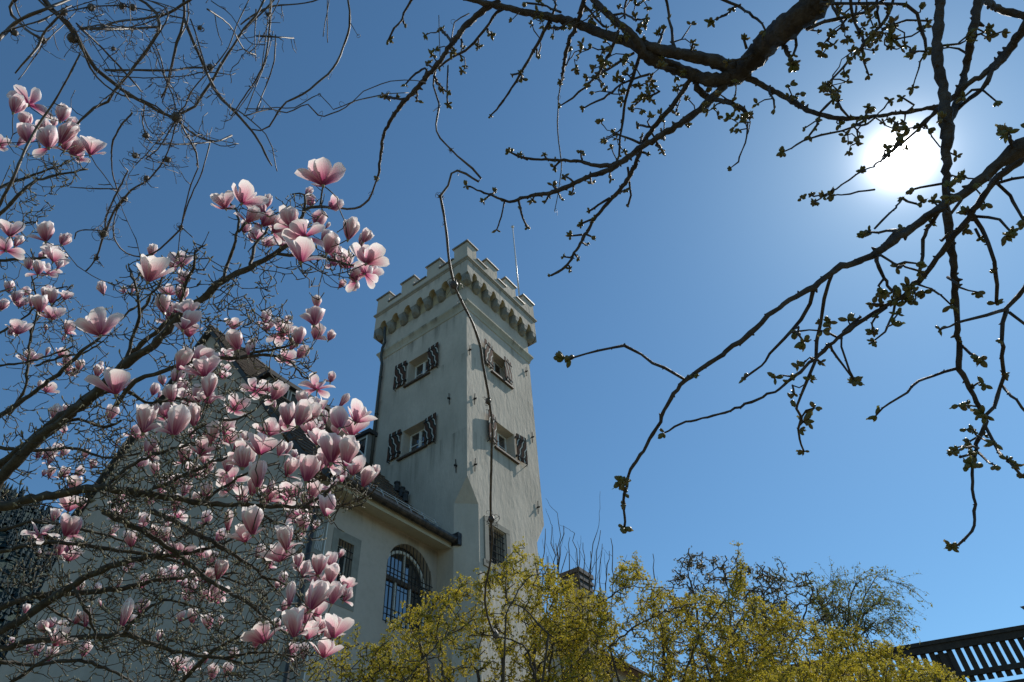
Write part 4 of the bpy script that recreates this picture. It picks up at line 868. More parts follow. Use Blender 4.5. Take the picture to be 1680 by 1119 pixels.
# ------------------------------------------------------------------ budding fruit tree (top and right)
fhub = np.array([2.9, -.3, 3.9]); fr = Plant(11, fhub, .12); fr.rough = .07; fr.nz = .075; fr.ws = .88
FT = """1345,-10,54 1330,15,50 1300,35,46 1250,80,40 1215,118,36 1195,128,30|2.3|2.6|R
1205,112,28 1160,98,22 1120,90,21 1050,74,20 985,54,17 935,35,15 870,22,13 820,10,11 760,-4,9||2.9|
1200,128,26 1160,130,24 1110,112,22 1060,92,21 1040,60,15 1005,30,12 970,-4,10||2.7|
1190,140,15 1160,170,14 1120,200,12 1075,228,11 1057,238,11 1015,267,10 980,272,7 947,265,6 902,262,5 865,260,4 836,250,4||2.8|
1057,238,10 1030,258,10 995,280,10 965,290,9 940,302,9 902,317,8 877,320,7 850,327,6 837,332,5 805,320,4 765,305,3||2.9|
1135,128,10 1110,165,9 1085,195,9 1060,225,9 1050,250,8 1035,285,8 1018,310,8 995,335,7 975,360,6 960,385,6 945,410,5 930,435,5 905,452,4||2.9|
1222,125,11 1260,145,10 1292,162,10 1340,187,9 1395,195,8 1435,190,7 1485,184,7 1540,175,8||2.2|
1545,-10,17 1538,60,17 1540,110,18 1548,150,17 1553,200,24 1553,260,15 1552,310,13 1555,370,14 1562,420,13 1568,480,12 1570,530,10 1572,570,10 1574,605,10 1592,637,9 1612,680,8 1614,700,8 1602,730,7 1595,767,6 1594,792,5 1599,838,5 1595,871,5 1582,886,5 1564,897,4|1.75|1.6|R
1607,-10,16 1595,60,15 1585,110,13 1570,165,15 1555,205,15|1.8|1.75|R
1605,-5,12 1640,15,12 1690,30,12|1.8|1.9|
1690,30,17 1660,75,16 1630,110,14 1600,130,10 1570,155,10 1545,175,9 1510,205,6|1.6|1.8|R
1635,100,8 1612,145,8 1580,172,7 1560,190,6||1.7|
1690,235,36 1660,252,30 1640,270,20 1605,300,17 1575,320,16 1547,337,15 1500,370,14 1440,412,14 1400,432,12 1370,442,11 1335,470,11 1312,482,9 1260,520,9 1215,560,9 1190,577,8 1127,622,8 1102,655,7 1082,692,7 1060,730,6 1045,755,6 1030,782,5 1025,838,5 1026,866,4|1.5|1.65|R
1122,622,6 1090,605,6 1052,582,5 1025,567,6 1002,570,5 962,581,4 937,586,4||1.6|
1690,248,18 1650,280,13 1630,300,12 1605,335,12 1580,367,11 1552,405,11 1530,435,10 1502,465,10 1485,482,9 1455,502,8 1420,522,8 1385,547,7 1367,562,7 1335,590,7 1300,620,6 1280,637,5 1260,647,5 1215,667,5 1170,682,4 1117,695,4 1090,712,3|1.55|1.9|R
1335,472,8 1327,497,7 1315,525,7 1287,557,6 1265,582,5 1248,600,4 1222,621,4||1.7|
1368,442,7 1360,465,7 1352,492,7 1346,530,7 1342,560,7 1340,590,6 1325,625,6 1315,648,5 1308,662,5 1307,670,5 1314,685,5 1312,720,4 1319,742,4||1.8|
1435,415,8 1440,437,7 1450,457,6 1465,480,6||1.75|
1547,337,7 1530,362,7 1515,392,7 1515,420,6 1510,445,6||1.7|
1028,797,4 1021,791,3||1.65|
1590,345,8 1610,375,8 1622,400,7 1632,430,7 1635,470,7 1632,497,6||1.6|
1690,455,8 1670,485,8 1650,507,8 1620,515,6 1582,527,5 1542,541,4|1.5|1.6|R
1652,508,8 1647,530,7 1645,560,7 1645,597,7 1642,635,7 1630,667,7 1617,682,6||1.6|
1617,700,6 1630,730,6 1650,755,5 1677,782,5||1.5|
1645,633,6 1665,655,5 1690,680,5||1.5|
1655,512,6 1690,537,5||1.5|
1572,604,6 1530,617,5 1507,625,5 1485,645,4 1460,662,4 1437,680,3||1.7|
1574,563,5 1592,578,5 1608,588,4||1.6|
1605,735,5 1585,733,4 1570,738,4||1.55|
1600,740,6 1592,755,5 1588,765,4||1.55|
1606,720,4 1618,722,4 1630,728,3||1.5|
1605,742,5 1618,757,4 1632,762,3||1.5|
1652,757,4 1665,762,3||1.5|
1608,668,4 1590,665,3 1575,667,3||1.6|
1592,637,4 1605,628,3 1615,632,3||1.6|
1600,705,4 1585,705,3||1.6|
1575,750,5 1590,745,5||1.55|
1412,520,5 1385,545,4 1380,570,4 1395,610,4 1405,625,3||1.85|
1362,565,5 1365,575,5 1385,600,4 1400,622,3||1.85|
1300,618,4 1280,616,3 1270,620,3||1.9|
1300,632,4 1303,645,4||1.85|
1555,455,5 1575,470,4 1605,478,3||1.6|
1545,395,6 1562,380,5 1580,378,4||1.6|
1510,445,5 1485,437,4 1470,438,3||1.7|
1455,500,4 1430,497,4||1.8|
1502,465,5 1520,472,4 1545,485,4 1560,500,3||1.7|
1470,490,5 1465,515,4 1450,545,4 1432,560,3||1.75|
1490,480,4 1500,495,3||1.75|
1455,505,4 1430,530,4 1435,547,3||1.75|
1440,412,5 1470,378,4 1480,377,3||1.7|
1435,375,4 1460,350,4 1480,327,3||1.75|
1470,378,6 1440,380,5 1425,382,4||1.6|
1600,355,6 1640,360,5 1660,380,4||1.5|
1620,305,7 1660,293,6 1700,290,5||1.5|
1635,300,5 1655,320,6 1680,360,5||1.5|
1600,375,5 1610,390,5||1.6|
1553,360,5 1575,330,5 1600,300,4||1.7|
1480,325,5 1500,335,4 1512,332,3||1.8|
1553,300,5 1510,308,4 1495,312,4||1.7|
1415,280,4 1370,310,3 1335,333,3||2.1|1415,280
1435,311,4 1380,319,3 1330,322,3||2.1|
1455,255,4 1430,275,3 1415,280,3||2.1|
1535,180,6 1520,200,5 1480,235,4 1455,255,4||2.0|
1420,197,5 1380,215,4 1330,227,4 1287,247,3||2.3|
1345,190,5 1340,205,4 1327,222,4||2.3|
1395,195,4 1380,180,5 1375,170,5||2.3|
1440,190,4 1420,205,4 1405,202,4||2.2|
1485,185,4 1500,172,4 1480,160,3||2.2|
1420,192,4 1425,178,4||2.2|
1260,145,5 1268,165,4 1270,178,3||2.4|
1292,160,4 1305,158,3||2.4|
1340,190,4 1355,175,5 1365,163,4||2.3|
1345,5,7 1410,6,6 1485,8,6 1505,22,6 1512,50,6 1520,84,5|2.2|2.0|
1467,-5,6 1455,30,6 1435,55,6 1415,77,6 1400,92,5 1377,117,4 1352,143,4|2.1|2.3|R
1395,-5,5 1400,30,5 1410,52,5 1418,70,4|2.1|2.3|R
1325,48,8 1352,35,7 1392,27,7 1420,20,6 1460,-5,6||2.1|
1447,48,5 1472,37,4 1522,32,4||2.1|
1415,80,4 1418,100,4 1425,122,3||2.3|
1360,-5,5 1380,35,5 1385,45,4|2.1|2.3|R
1392,27,5 1378,45,4 1362,60,4||2.3|
1415,-5,5 1405,10,4 1400,30,4|2.1|2.3|R
1440,-5,5 1440,20,5 1445,40,4|2.1|2.2|R
1285,75,9 1295,92,8 1302,105,5||2.4|
1305,60,5 1306,75,5 1302,90,4||2.4|
1240,85,6 1225,95,5 1195,102,4||2.5|
1225,80,6 1220,65,5||2.5|
1262,72,6 1270,62,5||2.5|
1185,0,6 1210,10,5 1235,25,5 1250,40,4 1258,50,4|2.4|2.5|R
1215,8,4 1200,15,4||2.4|
1140,132,10 1148,150,12 1165,160,10 1190,167,8 1215,177,8 1230,192,7||2.5|
1227,200,3 1222,235,3 1210,267,3 1200,275,2||2.5|
1120,115,5 1085,110,5 1050,90,5 1035,78,4||2.7|
700,-30,5 675,0,5 660,32,4 647,47,4 637,65,3|3.0|3.1|
820,0,11 777,30,11 745,67,10 712,112,9 682,147,9 652,180,8 630,220,6 624,262,5 620,290,4||3.1|
830,12,7 815,20,6 795,50,5 770,77,5 745,92,5 720,110,4||3.1|
902,35,7 882,72,6 855,120,5 840,145,4 815,180,4 805,190,3||3.1|
960,-5,9 945,45,8 932,72,7 924,115,6 921,135,5||3.0|
1015,50,7 1000,87,6 982,120,5 960,142,4 940,160,4 920,172,3||3.0|
1040,87,5 1002,110,5 972,127,4||3.0|
1050,90,7 1037,130,6 1027,162,5 1022,195,5 1017,225,4 1016,255,4||2.9|
1065,122,5 1025,135,4 990,160,4 957,177,3||3.0|
1107,88,6 1097,25,5 1092,-5,5||2.7|
1078,76,6 1090,48,4||2.7|
1132,92,5 1136,72,4||2.6|
1082,150,4 1050,165,4 1035,180,3||2.8|
1066,208,5 1045,205,4||2.8|
1050,235,5 1020,222,4 1008,220,4||2.8|
1067,215,4 1080,235,4 1087,248,4||2.8|
1055,250,5 1062,252,4||2.8|
1030,275,5 1032,300,4 1035,320,4 1030,335,4||2.9|
1000,325,5 975,340,4 968,345,4||2.9|
1003,322,4 1025,312,4||2.9|
963,385,5 970,388,4||2.9|
955,385,4 937,388,3||2.9|
953,398,4 965,402,3||2.9|
943,417,4 948,424,3||2.9|
940,423,4 925,420,3||2.9|
934,436,4 935,442,3||2.9|
975,358,4 953,367,4||2.9|
902,317,4 895,330,4||2.9|
915,313,4 920,326,3||2.9|
942,300,4 938,320,3||2.9|
968,290,4 971,302,3||2.9|
940,298,4 925,288,4||2.9|
1000,278,4 1002,294,3||2.9|
912,312,4 906,305,3||2.9|
877,320,4 873,329,3||2.9|
851,330,5 855,350,4 865,373,4||2.9|
828,330,4 822,355,3 815,378,3||2.9|
804,320,4 793,330,3||2.9|
805,318,3 812,315,3||2.9|
865,262,4 852,255,3||2.9|
898,262,4 893,252,4||2.9|
955,262,4 953,250,4||2.9|
918,265,4 909,275,3||2.9|
1052,240,4 1052,225,4||2.8|
1077,238,5 1083,243,4||2.8|
1110,180,4 1108,188,3||2.8|
1085,215,4 1090,228,4||2.8|
1125,195,4 1127,203,3||2.7|
1004,75,4 990,82,4||2.9|
745,70,6 735,60,5 725,50,5||3.1|
757,65,4 758,78,4||3.1|
690,140,4 700,115,4 682,120,4 665,138,3||3.1|
712,112,4 700,105,3||3.1|
665,162,5 635,160,5||3.1|
712,125,5 718,137,5 725,145,5||3.1|
683,150,4 685,165,3||3.1|
735,108,3 733,160,3 735,172,3||3.1|
755,90,4 758,98,4||3.1|
800,48,4 805,55,4||3.1|
785,60,3 784,78,3||3.1|
880,80,4 882,92,4||3.0|
858,118,4 842,123,4||3.0|
855,122,4 857,130,4||3.0|
660,30,4 663,38,4||3.1|
920,20,5 890,8,4 865,5,4|2.8|2.9|
945,30,5 920,45,4 905,45,4||2.9|
905,28,5 912,8,4 905,-5,4||2.9|
960,10,5 975,28,4 985,38,4 995,45,3||2.8|
1005,25,5 1020,22,4 1045,32,4 1058,30,3||2.7|
1025,30,4 1025,10,4 1030,-5,4||2.7|
1045,50,5 1052,35,4 1058,40,3||2.7|"""
ftips = []
for ln in FT.split('\n'):
    q = ln.split('|'); T = parse(q[0]); fr.limb(T, float(q[1]) if q[1] else None, float(q[2]) if q[2] else None, rooted=(q[3] == 'R'), k=18 if T[0][2] > 20 else 10 if T[0][2] > 8 else 7, step=.014 if T[0][2] > 8 else .03, wob=.0016)
    e = fr.ends[-1]; x_, y_, dd = project(e[0])
    if T[-1][2] < 7 and 0 < x_ < 1680 and 0 < y_ < 1119: ftips.append((e[0], e[1]/np.linalg.norm(e[1]), dd, x_))
# extra small twigs among the upper limbs
ex_t = []
for q in """1000,60,60,16 1040,120,50,22 985,130,40,16 1030,30,50,12 900,30,50,10 1080,150,40,12 1160,170,35,10 1210,185,30,14 1400,40,60,26 1440,60,50,16 1360,150,40,8 1150,60,40,4 720,100,50,8 1010,210,40,8 960,60,40,8 1400,200,60,14 1480,200,50,14 1480,60,40,8 1590,60,20,2 1620,200,50,8 1580,320,50,8 1480,480,40,8 1330,600,50,6 1600,700,40,5 1640,60,30,3 1310,690,20,3 1360,520,30,3""".split():
    x, y, r_, n_ = [float(v) for v in q.split(',')]
    for _ in range(int(n_)):
        xx, yy = x+rnd.gauss(0, r_*.6), y+rnd.gauss(0, r_*.5); ex_t.append(unproj(xx, yy, fr.near(xx, yy)+rnd.gauss(0, .08)))
ed = fr.grow(ex_t, rtip=.0022, rmax=.005, zig=.07, upness=.0, nodes_step=.03)
for p, dv in zip(ex_t, ed):
    x_, y_, dd = project(p); ftips.append((p, dv, dd, x_))
# bark knobs along the smaller limbs
kn = [i for i in range(len(fr.P)) if .002 < fr.rad[i] < .012 and inframe(fr.P[i])]
for i in rnd.sample(kn, min(1500, len(kn))):
    p = fr.P[i]; r_ = fr.rad[i]; q = rng.normal(0, 1, 3); q /= np.linalg.norm(q); e = p+q*r_*rnd.uniform(1.2, 2.1); fr.mb.tube(np.array([p, p+q*r_*.9, e]), [r_*.7, r_*.6, r_*.2], 5)
def bud_cluster(mb, p, dv, sz):
    n = rnd.randint(4, 8)
    for i in range(n):
        q = rng.normal(0, .75, 3)+dv*.75; q /= np.linalg.norm(q); L = sz*rnd.uniform(.6, 1.1); b = p+q*sz*.12; w_ = L*rnd.uniform(.24, .34); s_ = rng.normal(0, .12, 3)
        mb.tube(np.array([b, b+q*L*.25, b+q*L*.6+s_*L*.3, b+q*L*.85+s_*L*.6, b+(q+s_)*L]), [w_*.35, w_*.8, w_, w_*.7, w_*.1], 6)
        if rnd.random() < .28:      # a scale just opening
            t_ = np.cross(q, rng.normal(0, 1, 3)); t_ /= np.linalg.norm(t_); a = b+q*L*.7; mb.add([a-t_*w_*.6, a+t_*w_*.6, a+(q*.8+t_*.5)*L*.5, a+(q*.9+s_)*L*.65], [(0, 1, 2, 3)])
fruit = empty('fruit_tree', (2.9, -.5, 0)); tag(fruit, 'bare old fruit tree with opening green buds, its dark limbs crossing the sun', 'tree')
FO = -np.array([2.9, -.5, 0]); cl_all = []
for p, dv, dd, x_ in ftips: cl_all.append((p, dv, (.020 if dd > 2.4 else .018)*rnd.uniform(.8, 1.25), dd))
for (x, y, s_) in ((925, 588, 1.9), (1018, 790, 1.7), (1595, 765, 1.9), (1650, 385, 1.9), (1300, 655, 1.4), (630, 160, 2.0), (722, 50, 1.3), (1418, 388, 1.5), (1475, 490, 2.0), (1560, 897, 1.4), (1300, 105, 2.2), (726, 145, 1.6), (1315, 325, 1.3), (1365, 320, 1.4), (1285, 248, 1.3), (1020, 470/2+0, .01), (1350, 142, 1.2), (1438, 485, 1.5), (1445, 500, 1.3)):
    d = fr.near(x, y); cl_all.append((unproj(x, y, d), rng.normal(0, .6, 3)+np.array([-.4, 0, 0]), .013*s_, d))
for x in rnd.sample(kn, 170):
    p = fr.P[x]
    if fr.rad[x] < .007: cl_all.append((p+rng.normal(0, .003, 3), rng.normal(0, .6, 3), (.014)*rnd.uniform(.7, 1.2), project(p)[2]))
cl_all.sort(key=lambda c_: -c_[2]/c_[3])
rest_b = MB()
for i, (p, dv, sz, dd) in enumerate(cl_all):
    if i < 98:
        m_ = MB(); bud_cluster(m_, p+FO, dv, sz); m_.build('bud_cluster', M['bud'], fruit, smooth=True)
    else: bud_cluster(rest_b, p+FO, dv, sz)
rest_b.build('bud_clusters', M['bud'], fruit, smooth=True, kind='stuff')
shift(fr.mb, FO); fr.mb.build('limbs', M['fbark'], fruit, smooth=True)
t_ = MB(); Q = spline(np.array([[2.95, -.55, 0, .20], [2.9, -.5, .5, .155], [2.8, -.42, 1.8, .14], [2.88, -.34, 3.0, .13], [2.9, -.3, 3.9, .12], [2.95, -.3, 4.1, .05]]), .12); t_.tube(Q[:, :3]+FO, Q[:, 3]*(1+rng.normal(0, .03, len(Q))), 14); t_.build('trunk', M['fbark'], fruit, smooth=True)

# ------------------------------------------------------------------ tangled vine (top left, one stem hanging before the tower)
vn = Plant(5, np.array([-2.6, .1, 3.6]), .03); vn.rough = .06; vn.ws = .72; vn.nz = .03
VN = """65,-10,10 85,15,11 112,40,12 135,77,10 157,112,9 185,135,8 212,155,8 240,170,7 260,182,8 282,192,7 300,185,6 320,175,6 332,155,6 350,130,6 362,107,6 382,77,5 400,47,5 420,25,5 436,-6,5|2.5|2.9|R
30,-8,6 16,12,6 20,25,7 30,35,6 42,47,6 60,60,6 72,68,6 82,62,4|2.6|2.6|R
-8,72,9 15,47,9 37,30,8 75,15,7 100,5,6 125,-6,6|2.4|2.6|R
25,120,3 35,108,4 45,97,5 62,76,6 70,58,6 77,47,5 92,32,5 110,10,4|2.5|2.5|
215,-8,5 240,5,6 257,22,7 262,42,7 252,67,7 230,97,7 207,127,6 187,150,6 177,167,6 155,177,6 132,197,5 115,218,4|2.6|2.8|R
132,47,6 175,47,7 220,47,6 262,44,5||2.8|
310,0,6 275,22,6 237,30,5 195,35,5 162,45,4|2.6|2.8|R
302,-8,6 301,37,6 290,70,6 282,107,6 275,140,5 265,160,4|2.6|2.9|R
302,30,7 312,57,7 327,90,7 345,132,6 362,160,6 387,185,6 419,222,5 430,240,5 440,262,4 446,272,3||2.9|
132,87,4 105,140,4 80,180,5 62,207,6 45,237,6 27,280,7 12,310,7 -6,345,8||2.5|
172,115,5 212,115,5 275,116,5 305,112,5 345,110,4||2.8|
125,38,4 150,62,4 180,92,4 217,132,4 232,150,3||2.8|
250,65,3 262,90,3 270,125,3 282,155,3 289,180,3||2.7|
290,195,4 275,220,3 258,245,3 240,260,3||2.9|
237,175,3 234,200,3 240,225,3 250,235,2||2.9|
296,200,3 300,210,4 312,230,4 322,250,4 325,275,3 315,298,3 305,335,3 297,372,3||3.0|
217,185,4 195,212,4 184,240,4 184,280,3 192,310,3||3.0|
285,193,4 320,222,4 355,232,4 380,222,5||3.0|
257,236,3 312,236,4 355,232,3||3.0|
290,200,3 275,250,3 257,280,4 240,297,4 215,312,5 200,330,5 185,350,5 175,377,5 170,385,5 162,412,4 157,425,4 142,445,2||3.1|
210,280,3 192,315,4 175,355,4 172,380,4||3.1|
192,310,3 150,309,3 115,307,2||3.1|
170,379,3 140,377,3 125,382,3 122,392,2||3.1|
205,327,3 192,345,3 186,375,3 190,397,3 207,415,3 232,422,4 250,417,4 275,397,4 297,375,4||3.1|
345,230,3 332,280,3 310,330,3 297,372,3||3.0|
297,372,2 291,420,2||3.1|
297,372,3 317,390,2||3.1|
157,425,2 170,438,2||3.1|
570,-8,4 574,32,5 567,67,5 547,112,5 520,137,5 497,155,5 470,167,4 457,182,4 442,207,4 427,214,3 412,212,3|3.0|3.0|R
400,190,3 420,185,3 447,179,3 470,185,3 505,171,3 522,189,3 532,191,3 567,176,3 582,166,3 620,157,3 637,154,2 670,152,2||3.1|
445,-8,4 442,50,4 435,97,4 425,122,4 400,160,3 380,190,3||3.0|
452,57,3 450,100,3 437,140,3 420,182,3||3.0|
420,59,4 457,61,4 482,62,3||3.0|
536,-6,4 500,5,3 450,10,4 420,22,4 395,40,3||3.0|
455,-6,4 430,20,4 410,40,3 390,60,3|2.9|3.0|R
420,15,3 418,60,2 420,100,2||3.0|
540,0,2 530,60,2||3.0|
537,0,2 537,70,2||3.0|
575,38,2 587,58,1||3.0|
620,290,4 605,327,5 582,342,5 556,341,5 525,339,4|3.0|3.3|
770,22,3 745,37,3 740,70,3 718,105,4 711,140,4 720,170,4 716,215,4 742,247,4 775,277,5 789,293,5 785,298,5 765,285,5 750,280,5 740,285,5 735,305,5 722,322,6 726,340,6 732,380,6 736,420,6 745,465,6 760,500,6 775,530,6 786,560,6 792,595,6 800,640,6 803,660,6 808,700,6 806,760,6 805,850,6 808,880,6 803,930,5 797,960,5 796,985,5 800,1010,5 808,1035,6 814,1042,7|3.0|3.1|
720,25,2 722,90,2 728,110,2||3.0|
924,115,3 917,160,3 915,212,3 921,265,3 921,280,3 915,320,2 910,346,2|3.0|3.1|
100,20,3 160,10,3 220,12,3 300,30,3||2.7|
340,15,4 375,40,3 400,80,3 420,90,3||2.8|"""
nodes = []
for ln in VN.split('\n'):
    q = ln.split('|'); T = parse(q[0]); vn.limb(T, float(q[1]) if q[1] else None, float(q[2]) if q[2] else None, rooted=(q[3] == 'R'), k=8, step=.03, wob=.0007)
    if T[-1][1] < 300 and T[0][0] < 460 and len(T) > 3:
        for _ in range(1):      # a thinner companion stem running alongside
            dx, dy, ph = rnd.uniform(-26, 26), rnd.uniform(-20, 20), rnd.uniform(0, 6)
            vn.limb([(x+dx*(.4+i/len(T))+6*sin(ph+i), y+dy*(.4+i/len(T))+6*cos(ph+i*1.3), max(2.2, w_*.5)) for i, (x, y, w_) in enumerate(T)], k=6, step=.03, wob=.0007)
tg_ = []
for q in """150,60,60,20 220,60,60,26 270,90,50,22 300,140,50,26 280,190,30,26 260,230,50,26 320,200,40,16 350,100,50,14 200,150,50,12 430,60,40,12 400,150,40,10 170,380,14,12 200,340,25,8 290,260,35,12 220,280,25,8 240,30,50,14 360,180,30,6""".split():
    x, y, r_, n_ = [float(v) for v in q.split(',')]
    for _ in range(int(n_*1.7)):
        xx, yy = x+rnd.gauss(0, r_*.7), y+rnd.gauss(0, r_*.6); tg_.append(unproj(xx, yy, vn.near(xx, yy)+rnd.gauss(0, .12)))
vn.grow(tg_, rtip=.0012, rmax=.003, zig=.03, upness=.5, nodes_step=.03)
def tendril(mb, p, sz, r=.0009):
    n = 22; a0 = rnd.uniform(0, 6); ax = rng.normal(0, 1, 3); ax /= np.linalg.norm(ax); b = np.cross(ax, [0.3, .5, .8]); b /= np.linalg.norm(b); c_ = np.cross(ax, b); tt = np.linspace(0, rnd.uniform(5, 10), n)
    L = [p+(b*cos(t+a0)+c_*sin(t+a0))*sz*(.25+.1*t/2)-(b*cos(a0)+c_*sin(a0))*sz*.25+ax*t*sz*.06+np.array([0, 0, -1])*max(0, t-4)*sz*.12 for t in tt]; mb.tube(np.array(L), [r]*n, 4)
idx = [i for i in range(len(vn.P)) if inframe(vn.P[i], 0)]
for i in rnd.sample(idx, 190): tendril(vn.mb, vn.P[i], rnd.uniform(.012, .04))
def knot(x, y, r_, n_=10):
    d = vn.near(x, y); p = unproj(x, y, d); R_ = r_*d/FPX
    vn.mb.tube(np.array([p+[0, 0, -R_*.8], p+[0, 0, -R_*.3], p+[0, 0, R_*.3], p+[0, 0, R_*.8]]), [R_*.2, R_*.62, R_*.55, R_*.2], 7)
    for _ in range(n_//2): tendril(vn.mb, p+rng.normal(0, R_*.3, 3), R_*rnd.uniform(.8, 1.8), .0011)
    for _ in range(2): q = rng.normal(0, 1, 3); q /= np.linalg.norm(q); vn.mb.bar(p, p+q*R_*rnd.uniform(1.1, 2), .002, 5, .0008)
for q in ((745, 467, 11, 7), (801, 658, 8), (806, 851, 9), (813, 1041, 9), (290, 192, 14, 12), (170, 383, 10), (297, 374, 6), (158, 423, 6), (205, 326, 7), (240, 292, 7), (240, 222, 8), (222, 255, 8), (722, 322, 5), (740, 246, 4), (345, 110, 9), (150, 12, 10), (105, 20, 9), (218, 12, 9), (200, 10, 8), (328, 45, 6), (187, 80, 5), (440, 24, 6), (275, 262, 8), (120, 62, 14), (70, 66, 9), (25, 54, 8)): knot(*q)
vine = empty('climbing_vine', (-2.6, .1, 3.6)); tag(vine, 'tangled leafless climbing vine with curling tendrils, one long stem hanging before the tower', 'vine')
shift(vn.mb, -np.array([-2.6, .1, 3.6])); vn.mb.build('stems', M['vbark'], vine, smooth=True)
t_ = MB(); Q = spline(np.array([[-.1, -.1, -3.6, .03], [.05, 0, -2.5, .028], [-.06, .02, -1.2, .026], [0, 0, 0, .024]]), .1); t_.tube(Q[:, :3], Q[:, 3], 9); t_.build('main_stem', M['vbark'], vine, smooth=True)

# ------------------------------------------------------------------ shrubs along the foot of the castle
def shrub(name, label, cat, base, tops, nt, nclus, csz, leaf, seed, group=None, rt=.005, depth=None, bark=None, spread=.9, inner=.55, rmax=.03, trunks=5, nl=(5, 8), boughs=()):
    """tops: outline of the crown (bearing x,y) with the distance and thickness of the crown there"""
    rd = random.Random(seed); pl = Plant(seed); D0, dthick = depth; base = np.array(base, float)
    xs_, ys_ = [t[0] for t in tops], [t[1] for t in tops]
    for i in range(trunks):
        a = rd.uniform(0, 2*pi); b = base+np.array([cos(a), sin(a), 0])*.15; x = rd.uniform(min(xs_), max(xs_)); y = np.interp(x, xs_, ys_)+rd.uniform(60, 170); e = unproj(x, y, D0+rd.uniform(-1, 1)*dthick*.5)
        m1 = b*.6+e*.4+np.array([rd.uniform(-.2, .2), rd.uniform(-.2, .2), .35]); m2 = b*.25+e*.75+np.array([rd.uniform(-.2, .2), rd.uniform(-.2, .2), .2])
        Q = spline(np.array([[*b, rmax*1.6], [*m1, rmax*1.3], [*m2, rmax*.9], [*e, rmax*.5]]), .08); Q[:, :3] += rng.normal(0, .012, (len(Q), 3)); pl.mb.tube(Q[:, :3], Q[:, 3]*(1+rng.normal(0, .08, len(Q))), 8)
        pl.P += list(Q[:, :3]); pl.rad += list(Q[:, 3])
    for T in boughs:
        pl.ws = .55; Q = pl.limb(T, D0-dthick*.9, D0-dthick*.4, k=7, step=.06, wob=.008); pl.ws = 1; b = base+np.array([rd.uniform(-.15, .15), rd.uniform(-.15, .15), 0]); e = Q[0, :3]
        Q0 = spline(np.array([[*b, .024], [*(b*.5+e*.5+np.array([0, 0, .25])), .019], [*e, Q[0, 3]]]), .1); pl.mb.tube(Q0[:, :3], Q0[:, 3], 7)
    tg = []
    for _ in range(nt):
        x = rd.uniform(min(xs_), max(xs_)); y0 = np.interp(x, xs_, ys_); t = rd.random()**1.35; y = y0+t*(1210-y0) + rd.gauss(0, 6)
        tg.append(unproj(x, y, D0+rd.uniform(-1, 1)*dthick*(.35+.65*min(1, t*3))))
    n0 = len(pl.P); pl.grow(tg, rtip=rt, rmax=rmax*.55, zig=.16, upness=.25, k=5, nodes_step=.07)
    root = empty(name, tuple(base)); tag(root, label, cat, group); shift(pl.mb, -base); pl.mb.build('branches', bark or M['sbark'], root, smooth=True)
    if nclus:
        P = np.array(pl.P[n0:]); lb = []; lf = []
        Z = P[np.array([inframe(p, 40) for p in P])]
        sel = rng.integers(0, len(Z), nclus); cen = Z[sel]+rng.normal(0, csz*.9, (nclus, 3))-base
        for c_ in cen:
            for _ in range(rd.randint(*nl)):
                q = rng.normal(0, 1, 3); q /= np.linalg.norm(q); t_ = np.cross(q, [.3, .6, .7]); t_ /= np.linalg.norm(t_); s_ = csz*rd.uniform(.3, .6); o_c = c_+q*csz*.35; n = len(lb); b2 = np.cross(q, t_)+q*rd.uniform(-.5, .5)
                lb += [tuple(o_c-t_*s_*.5-b2*s_*.3), tuple(o_c+t_*s_*.5-b2*s_*.3), tuple(o_c+b2*s_*.75)]; lf.append((n, n+1, n+2))
        me = bpy.data.meshes.new('blossom'); me.from_pydata(lb, [], lf); me.materials.append(leaf); o = bpy.data.objects.new('flower_sprays', me); C.objects.link(o); o.parent = root; o['kind'] = 'stuff'
    return root
def gz(x, y, d): p = unproj(x, y, d); return (p[0], p[1], height(p[0], p[1])-.05)
def hz(p, d): return (p[0], p[1], height(p[0], p[1])-.05)
GS = 'yellow cornelian cherry shrubs below the castle'
shrub('cornelian_cherry', 'yellow flowering cornelian cherry in front of the tower base and arched window', 'shrub', gz(770, 1119, 7.2)[:2]+(0.0,),
      [(590, 1125), (615, 1065), (650, 1020), (695, 985), (735, 962), (790, 950), (830, 925), (852, 890), (872, 920), (915, 935), (950, 960), (1000, 985)], 820, 13500, .026, M['yellow'], 21, GS, depth=(6.6, .8), rmax=.03, trunks=7, boughs=('880,1119,8 860,1060,6 815,1045,5 785,1040,4 765,1022,3', '730,1119,7 722,1080,5 718,1040,4', '660,1119,5 700,1080,5 720,1078,3', '830,1010,5 845,975,4 870,945,3 895,940,2', '900,1040,6 860,1000,5 835,985,4 830,950,3', '700,1075,4 740,1040,4 800,1010,3 835,1003,2'))
shrub('cornelian_cherry', 'broad yellow flowering cornelian cherry right of the tower, hiding the chimney wing', 'shrub', gz(1080, 1119, 7.8)[:2]+(0.0,),
      [(860, 1000), (900, 940), (925, 985), (998, 990), (1012, 935), (1040, 910), (1060, 955), (1110, 985), (1150, 975), (1195, 990), (1211, 890), (1228, 985), (1290, 1000)], 1000, 18000, .026, M['yellow'], 22, GS, depth=(7.3, .8), rmax=.032, trunks=8, boughs=('900,1119,7 915,1042,6 980,995,5 1010,972,4 1042,962,3 1120,966,2', '1000,1060,6 1040,1030,5 1090,1005,4 1140,990,3 1170,990,2', '870,1119,6 900,1075,5 935,1058,3', '1120,1119,6 1150,1040,5 1190,985,3 1208,930,2 1211,888,1'))
shrub('cornelian_cherry', 'yellow flowering cornelian cherry at the bottom right before the balcony', 'shrub', gz(1360, 1119, 8)[:2]+(0.0,),
      [(1180, 1070), (1240, 1050), (1290, 1000), (1330, 1020), (1390, 1035), (1430, 1065), (1460, 1052), (1490, 1085), (1530, 1085), (1545, 1100)], 700, 10500, .026, M['yellow'], 23, GS, depth=(7.6, .7), rmax=.03, trunks=7)
